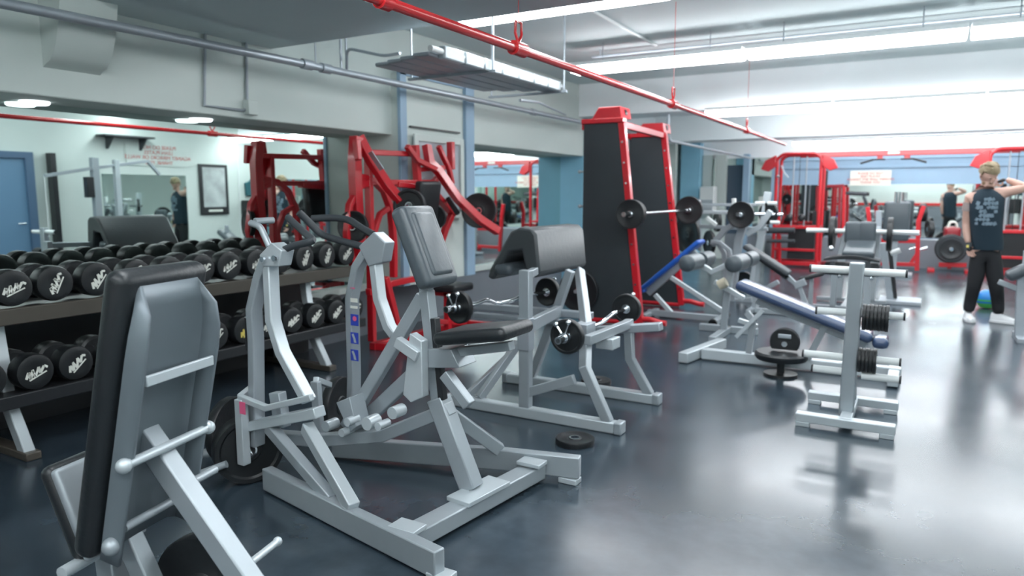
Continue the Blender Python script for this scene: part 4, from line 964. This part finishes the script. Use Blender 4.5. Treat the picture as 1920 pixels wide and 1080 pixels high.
for x in (PY(1650, 295, YC).x, PY(1701, 295, YC).x):
    RC('grip_bracket', [(x, YC, 2.2), (x, YC, 2.10)], .10, .06)
    s = -1 if x < -.6 else 1
    MB().tube([(x-.1, YC-.15, 2.10), (x+.1, YC-.15, 2.10), ], .016, 10).tube([(x+s*.1, YC-.15, 2.10), (x+s*.32, YC-.15, 2.03)], .02, 10).obj('pull_up_grip', 'black_metal', t)
xm = (PY(1650, 295, YC).x+PY(1701, 295, YC).x)/2
MB().bb((xm-.1, YC-.055, 2.20), (xm+.1, YC-.05, 2.25)).obj('name_plate', 'print_white', t)
for px in (1480, 1503):
    p = PY(px, 408, YC-.3); MB().ball(p, .07, (1, .7, 1.1)).obj('pulley_head', 'black_metal', t)
for py in (432, 452):
    MB().tube([PY(1438, py, YC-.55), PY(1490, py, YC-.55)], .06 if py < 440 else .035, 14).obj('knee_roller', 'grip', t)
RC('knee_post', [PY(1462, 440, YC-.5), PY(1462, 495, YC-.5)], .05, .05)
for p, q in (((1468, 320), (1477, 336)), ):
    MB().tube([PY(1465, 310, YC-.4), PY(1471, 325, YC-.4), PY(1478, 333, YC-.4)], .012, 8).ball(PY(1459, 331, YC-.4), .03).obj('cable_handle', 'silver', t)
# cable towers behind (reflected-looking red column group at 1525-1600)
t = thing('pulldown_tower', 'dark red pulldown tower with black seat standing against the far mirror', 'exercise machine', (-1.6, 16.1, 0))
YT = 16.2
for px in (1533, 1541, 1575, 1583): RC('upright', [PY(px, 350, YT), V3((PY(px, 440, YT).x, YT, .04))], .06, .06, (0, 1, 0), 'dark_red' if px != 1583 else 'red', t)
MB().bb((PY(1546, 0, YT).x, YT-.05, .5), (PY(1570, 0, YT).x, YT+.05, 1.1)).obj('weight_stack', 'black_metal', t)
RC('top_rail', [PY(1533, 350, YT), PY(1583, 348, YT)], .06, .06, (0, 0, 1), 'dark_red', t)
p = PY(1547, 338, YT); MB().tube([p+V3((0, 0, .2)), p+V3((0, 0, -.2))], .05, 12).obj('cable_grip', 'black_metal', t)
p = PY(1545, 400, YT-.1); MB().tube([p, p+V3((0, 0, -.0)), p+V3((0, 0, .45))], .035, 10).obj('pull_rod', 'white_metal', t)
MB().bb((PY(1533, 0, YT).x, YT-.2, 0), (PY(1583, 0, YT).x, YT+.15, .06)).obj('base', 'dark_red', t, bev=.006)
MB().tube([PY(1590, 362, YT), PY(1625, 364, YT)], .04, 12).rp([PY(1600, 362, YT), PY(1583, 362, YT)], .05, .05).obj('arm_roller', 'grip', t)
# red rack
YK = 15.3
t = thing('squat_rack', 'short red squat rack with slanted uprights and a low frame behind the bench press', 'rack', (-.35, YK, 0))
for px0, px1, px2 in ((1627, 1630, 1632), (1732, 1722, 1720)):
    RC('upright', [PY(px0, 388 if px0 < 1700 else 386, YK), PY(px1, 415, YK), V3((PY(px2, 497, YK).x, YK, .03))], .075, .075, (0, 1, 0), 'red', t)
RC('cross_rail', [PY(1632, 450, YK), PY(1722, 452, YK)], .08, .08, (0, 0, 1), 'red', t)
RC('base_rail', [PY(1630, 494, YK), PY(1722, 496, YK)], .07, .07, (0, 0, 1), 'red', t)
RC('brace', [PY(1706, 496, YK), PY(1722, 472, YK)], .06, .06, (0, 1, 0), 'red', t)
for px in (1713, 1733): MB().tube([PY(px-8, 468, YK), PY(px+6, 464, YK)], .03, 10).obj('peg', 'chrome', t)
for k, (px, py) in enumerate(((1722, 400), (1735, 430))):
    plate('weight_plate', PY(px+8, py, YK+.2), (1, .3, 0), .16, .08, label='black plate at the right of the red squat rack, %s one' % ('upper' if k == 0 else 'lower'), group='plates on the squat rack')
t = thing('seated_machine', 'grey seated machine with a high dark back pad behind the long barbell', 'exercise machine', (-.55, 14.5, 0))
p = PY(1681, 415, 14.4); MB().pad(p, (.42, .12, .70), None, .05).obj('back_pad', 'grey_vinyl', t)
MB().rp([V3((p.x, 14.45, p.z-.3)), V3((p.x, 14.45, .04))], .09, .07, (0, 1, 0)).bb((p.x-.3, 14.2, 0), (p.x+.3, 14.7, .05)).obj('frame', 'silver', t, bev=.005)
MB().tube([V3((p.x, 14.4, p.z+.33)), V3((p.x, 14.4, p.z+.52))], .06, 10).obj('top_post', 'chrome', t)
MB().rp([PY(1648, 395, 14.4), V3((PY(1650, 430, 14.4).x, 14.4, .04))], .10, .06, (0, 1, 0)).rp([V3((PY(1650, 0, 14.4).x, 14.4, .05)), V3((p.x, 14.4, .05))], .06, .05).obj('side_post', 'galvanised', t, bev=.004)
# big plates on red stand near the wall
t = thing('plate_stand', 'low red stand holding stacked round plates by the far wall beside the person', 'plate rack', (.45, 15.6, 0))
RC('base_rail', [PY(1760, 496, 15.7), PY(1812, 497, 15.7)], .10, .08, (0, 0, 1), 'red', t)
p = PY(1783, 466, 15.7)
for s_ in (-1, 1): MB().bb((p.x+s_*.3-.06, 15.45, 0), (p.x+s_*.3+.06, 15.95, .05)).obj('foot', 'red', t, bev=.006)
RC('post', [V3((p.x, 15.78, .05)), V3((p.x, 15.78, p.z+.05))], .07, .07, (0, 1, 0), 'red', t)
MB().tube([(p.x, 15.3, p.z), (p.x, 15.8, p.z)], .025, 10).obj('peg', 'chrome', t)
for k, (r_, n_) in enumerate(((.27, 'rear'), (.25, 'middle'), (.19, 'front'))):
    plate('weight_plate', (p.x, 15.68-.06*k, p.z), (0, 1, 0), r_, .05, label='%s grey black plate of the three stacked on the low red stand' % n_, group='plates on the low red stand', m='black_metal' if k != 1 else 'grip')
t = thing('gym_bag', 'small dark red bag sitting on the far ledge left of the person', 'bag', (PY(1786, 440, 16.3).x, 16.3, .9))
c = PY(1786, 438, 16.3)
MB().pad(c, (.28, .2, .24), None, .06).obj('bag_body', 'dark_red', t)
MB().tube([c+V3((-.08, 0, .1)), c+V3((-.05, 0, .22)), c+V3((.05, 0, .22)), c+V3((.08, 0, .1))], .015, 8, sub=3).obj('bag_handle', 'print_white', t)
sbox('trim_27', (-2.85, FY-.45, 0.0), (RX, FY-.0, 0.56), 'grey_wall')

# right edge bench
YE = 8.6
t = thing('weight_bench', 'black padded bench on a grey frame cut off at the right picture edge', 'weight bench', (.9, YE, 0))
MB().pad(PY(1908, 505, YE)+V3((.05, .0, .0)), (.32, .25, .10), Matrix.Rotation(-.55, 3, 'Y'), .04).obj('seat', 'grey_vinyl', t)
MB().rp([PY(1872, 528, YE), PY(1925, 548, YE)], .05, .05, (0, 1, 0)).obj('frame_rail', 'silver', t, bev=.005)
MB().rp([V3((PY(1917, 560, YE).x, YE, .04)), PY(1917, 500, YE)], .08, .07, (0, 1, 0)).rp([V3((PY(1917, 560, YE).x, YE, .04)), PY(1925, 470, YE)], .05, .05, (0, 1, 0)).obj('post', 'galvanised', t, bev=.005)
q = PY(1917, 560, YE).x
MB().bb((q-.03, YE-.2, 0), (q+.5, YE+.3, .05)).obj('base', 'galvanised', t, bev=.005)
p = PZ(1850, 562, .11)
t = thing('exercise_ball', 'small blue and green ball on the floor between the legs of the person', 'ball', (p.x, p.y, 0))
MB().ball((p.x, p.y, .12), .12, seg=24).obj('ball', 'ball_blue', t)
MB().lathe((p.x, p.y, .02), (0, 0, 1), [(.07, -.01), (.105, .04), (.121, .09), (.1215, .10)], 24).obj('ball_band', 'ball_green', t)
# ================================================================ the person
PYy = 9.7
t = thing('person', 'person in dark sleeveless shirt and black trousers, left arm raised behind the head', 'person', (.62, PYy, 0))
def skin(name, chains, m, parent, sub=2, root=0):
    """chains: list of lists of (point, radius); points that coincide are shared"""
    bm = bmesh.new(); base = wloc(parent); vs = {}; rad = []
    def vert(p, r):
        k = tuple(round(c, 4) for c in p)
        if k not in vs: v = bm.verts.new(V3(p)-base); vs[k] = v; rad.append(r if isinstance(r, tuple) else (r, r))
        return vs[k]
    for ch in chains:
        pv = None
        for p, r in ch:
            v = vert(p, r)
            if pv is not None and pv != v and not bm.edges.get((pv, v)): bm.edges.new((pv, v))
            pv = v
    me = bpy.data.meshes.new(name); bm.to_mesh(me); bm.free()
    o = bpy.data.objects.new(name, me); COL.objects.link(o); o.parent = parent
    sk = o.modifiers.new('skin', 'SKIN'); sk.use_smooth_shade = True
    if not me.skin_vertices: me.attributes.new
    lay = me.skin_vertices[0].data if len(me.skin_vertices) else None
    if lay is None:
        bm = bmesh.new(); bm.from_mesh(me); bm.verts.layers.skin.verify(); bm.to_mesh(me); bm.free(); lay = me.skin_vertices[0].data
    for i, r in enumerate(rad): lay[i].radius = r
    for i in range(len(rad)): lay[i].use_root = (i == root)
    s_ = o.modifiers.new('sub', 'SUBSURF'); s_.levels = sub; s_.render_levels = sub
    me.materials.append(M[m]); return o
def Q(px, py, dy=0): return tuple(PY(px, py, PYy+dy))
pelvis = Q(1847, 465); waist = Q(1846, 435); chest = Q(1844, 395); upch = Q(1846, 368); neck0 = Q(1849, 358, -.02); neck1 = Q(1852, 347, -.04); headc = Q(1854, 330, -.06)
shL, elL, wrL = Q(1818, 372), Q(1812, 418, .02), Q(1816, 458, -.06)
shR, elR, wrR = Q(1876, 362), Q(1926, 352, .02), Q(1886, 336, .10)
hipL, knL, anL = Q(1836, 478), Q(1826, 538, -.06), Q(1815, 586, 0)
hipR, knR, anR = Q(1860, 478), Q(1868, 540, -.06), Q(1872, 590, -.02)
body = skin('body', [
    [(pelvis, .12), (waist, .11), (chest, .12), (upch, .09), (neck0, .062), (neck1, .056), (headc, (.075, .085)), (Q(1855, 318, -.05), (.07, .08))],
    [(upch, .11), (shL, .068), (Q(1815, 392), .056), (elL, .047), (Q(1812, 436, -.01), .043), (wrL, .030)],
    [(upch, .11), (shR, .066), (Q(1899, 358, 0), .056), (elR, .050), (Q(1906, 344, .08), .042), (wrR, .030)],
    [(pelvis, .13), (hipL, .085), (Q(1832, 508, -.03), .078), (knL, .055), (Q(1820, 560, 0), .052), (anL, .036)],
    [(pelvis, .13), (hipR, .085), (Q(1864, 508, -.03), .078), (knR, .055), (Q(1870, 565, 0), .052), (anR, .036)]], 'skin', t)
def loft(name, rings, m, seg=28):
    """rings: (centre, half width, half depth, roundness of shoulders)"""
    vs = []
    for c, a, b in rings:
        a *= .87; c = V3(c)+V3((.018, 0, 0))
        for k in range(seg):
            th = 2*pi*k/seg; vs.append(V3(c)+V3((a*cos(th), b*sin(th), 0)))
    n = len(rings)
    return MB().add(vs, [(seg*i+k, seg*i+(k+1)%seg, seg*(i+1)+(k+1)%seg, seg*(i+1)+k) for i in range(n-1) for k in range(seg)], True).obj(name, m, t)
o = loft('shirt', [(Q(1847, 468), .175, .135), (Q(1847, 455), .18, .14), (Q(1846, 435), .178, .142), (Q(1845, 412), .185, .148), (Q(1845, 395), .198, .152), (Q(1845, 380), .205, .148),
    (Q(1846, 370), .200, .130), (Q(1846.5, 364), .185, .112), (Q(1847, 359.5), .150, .095), (Q(1848, 356), .105, .08), (Q(1849, 354), .075, .07)], 'shirt')
def legchain(h, k, a, mid, low): return [(Q(1847, 470), (.165, .125)), (h, .105), (mid, .098), (k, .078), (low, .070), (a, .062)]
skin('trousers', [[(Q(1847, 455), (.155, .12)), (Q(1847, 470), (.165, .125))], legchain(hipL, knL, anL, Q(1832, 508, -.03), Q(1820, 562, 0)), legchain(hipR, knR, anR, Q(1864, 508, -.03), Q(1871, 565, 0))], 'trousers', t)
# chest print: a draped plate following the shirt front
pc_ = V3(Q(1848, 396)); mb = MB()
rr = random.Random(4)
for r_ in range(7):
    for c_ in range(6):
        if rr.random() < .25: continue
        u, v = (c_-2.5)*.034, (r_-3)*.045
        a_ = u/.19; x = .198*sin(a_); y = -.150*cos(a_)
        mb.box(pc_+V3((x, y, -v)), (.028+rr.random()*.012, .006, .030+rr.random()*.015), Matrix.Rotation(a_, 3, 'Z') @ Matrix.Rotation(rr.uniform(-.5, .5), 3, 'Y'))
mb.obj('shirt_print', 'shirt_print', t)
# head details (looking down to the picture's right)
hc = V3(Q(1854, 327, -.06)); fd = V3((.42, -.72, -.62)).normalized(); sd = fd.cross(UP).normalized(); ud = sd.cross(fd).normalized()
RH = Matrix([sd, fd, ud]).transposed()
def H(s, f_, u_): return hc + sd*s + fd*f_ + ud*u_
mb = MB()
for (s, f_, u_, r_, scl) in ((0, 0, 0, .098, (.82, 1.0, 1.08)), (0, .03, -.06, .066, (.85, 1.0, 1.0))):
    n0 = len(mb.v); mb.ball((0, 0, 0), r_, scl, 20)
    for i in range(n0, len(mb.v)): mb.v[i] = H(s, f_, u_) + RH @ mb.v[i]
mb.prism([H(-.012, .092, .012), H(.012, .092, .012), H(.018, .105, -.03), H(-.018, .105, -.03)], fd*.018)
for s in (-.032, .032): mb.ball(H(s*1, .082, .012), .012)
for s in (-.083, .083): mb.ball(H(s, -.005, -.01), .024, (.5, 1, 1.3))
mb.obj('face', 'skin', t)
MB().box(H(0, .094, -.052), (.045, .012, .010), RH).obj('mouth', 'beard', t)
for s in (-.032, .032): MB().ball(H(s, .092, .012), .006).obj('eye', 'black_metal', t)
mb = MB(); mb.ball((0, 0, 0), .055, (1.1, .8, .8), 16)
for i in range(len(mb.v)): mb.v[i] = H(0, .052, -.078) + RH @ mb.v[i]
mb.obj('beard', 'beard', t)
mb = MB()
n0 = 0; mb.ball((0, 0, 0), .112, (.88, 1.0, .98), 24)
for i in range(len(mb.v)):
    v = mb.v[i]
    if v.y > .03 and v.z < .02: v = V3((v.x*.72, v.y*.62, v.z*.8))
    if v.z < -.05: v = V3((v.x*.8, v.y*.9-.0, -.05+(v.z+.05)*.4))
    mb.v[i] = H(0, -.016, .030) + RH @ v
for k in range(26):
    a_ = rr.uniform(0, 2*pi); e = rr.uniform(.1, 1.1)
    q = V3((.085*cos(a_)*cos(e), .09*sin(a_)*cos(e)-.01, .03+.10*sin(e)))
    mb.ball(H(q.x, q.y-.01, q.z), .026, (1, 1, .8), 8)
mb.obj('hair', 'hair', t)
# tattooed upper arm band
mb = MB().tube([V3(Q(1817, 380)), V3(Q(1814, 396))], .0585, 16, cap=False); mb.obj('tattoo', 'tattoo_skin', t)
# hands
def hand(w, dirv, palmn, glove, curl):
    w = V3(w); d = V3(dirv).normalized(); n = (V3(palmn) - d*V3(palmn).dot(d)).normalized(); s = d.cross(n)
    ch = [[(tuple(w), (.030, .026)), (tuple(w+d*.045), (.040, .022)), (tuple(w+d*.085), (.042, .020))]]
    o1 = skin('hand', ch, 'black_vinyl' if glove else 'skin', t, 2)
    Ls = (.062, .075, .070, .055)
    for k in range(4):
        b_ = w+d*.088+s*(k-1.5)*.020; L_ = Ls[k]
        p1 = b_+d*L_*.45+n*L_*curl*.2; p2 = p1+d*L_*.3+n*L_*curl*.4; p3 = p2+d*L_*.1+n*L_*.3*curl
        skin('finger', [[(tuple(b_-d*.02), .0095), (tuple(b_), .0095), (tuple(p1), .009), (tuple(p2), .0085), (tuple(p3), .0075)]], 'skin', t, 1)
    b_ = w+d*.035-s*.030
    skin('thumb', [[(tuple(b_+s*.012), .011), (tuple(b_-s*.012+d*.012), .011), (tuple(b_-s*.020+d*.040+n*.012), .010), (tuple(b_-s*.014+d*.062+n*.02), .0085)]], 'skin', t, 1)
hand(wrL, (.25, -.1, -1), (.3, -1, 0), True, .9)
hand(wrR, (-.8, .25, -.35), (-.3, -.8, 0), True, .7)
MB().tube([V3(wrL)+V3((0, 0, .02)), V3(wrL)+V3((.006, -.004, -.03))], .037, 14).obj('wrist_strap', 'grip', t)
MB().box(V3(wrL)+V3((-.01, -.045, -.02)), (.025, .006, .03)).obj('glove_tag', 'print_yellow', t)
# shoes
def shoe(a, d, L=.29):
    a = V3(a); d = V3(d).normalized(); s = d.cross(UP); R = Matrix([d, s, UP]).transposed(); c = V3((a.x, a.y, 0))
    heel = c - d*.07; vs = []; n = 12; rings = []
    prof = [(0, .030, .085), (.03, .040, .095), (.10, .042, .088), (.16, .046, .062), (.22, .048, .045), (.27, .036, .035), (L, .012, .022)]
    for x, wv, hv in prof:
        rings.append([heel+d*x+s*(wv*cos(2*pi*k/n))+UP*(.025+max(0, sin(2*pi*k/n))*hv - max(0, -sin(2*pi*k/n))*.008) for k in range(n)])
    mb = MB(); mb.add([q for r_ in rings for q in r_], [(n*i+k, n*i+(k+1)%n, n*(i+1)+(k+1)%n, n*(i+1)+k) for i in range(len(prof)-1) for k in range(n)]+[tuple(range(n)), tuple(n*(len(prof)-1)+k for k in range(n))], True)
    o = mb.obj('shoe', 'shoe_white', t)
    for x in (.09, .115, .14): MB().box(heel+d*x+UP*(.114-.25*(x-.09)-.0), (.012, .05, .006), R).obj('lace', 'grip', o)
    mb = MB(); pts = [heel+d*x+s*w_ for x, w_ in ((-.008, .03), (.03, .044), (.16, .052), (.24, .050), (.285, .025), (.297, 0), (.285, -.025), (.24, -.050), (.16, -.052), (.03, -.044), (-.008, -.03))]
    mb.prism(pts, (0, 0, .032)).obj('sole', 'shoe_white', o, bev=.006)
    MB().ball(heel+d*.235+UP*.045, .042, (1.0, 1.0, .55)).obj('toe_cap', 'shoe_white', o)
shoe(anL, (.15, -1, 0)); shoe(anR, (.92, -.40, 0))
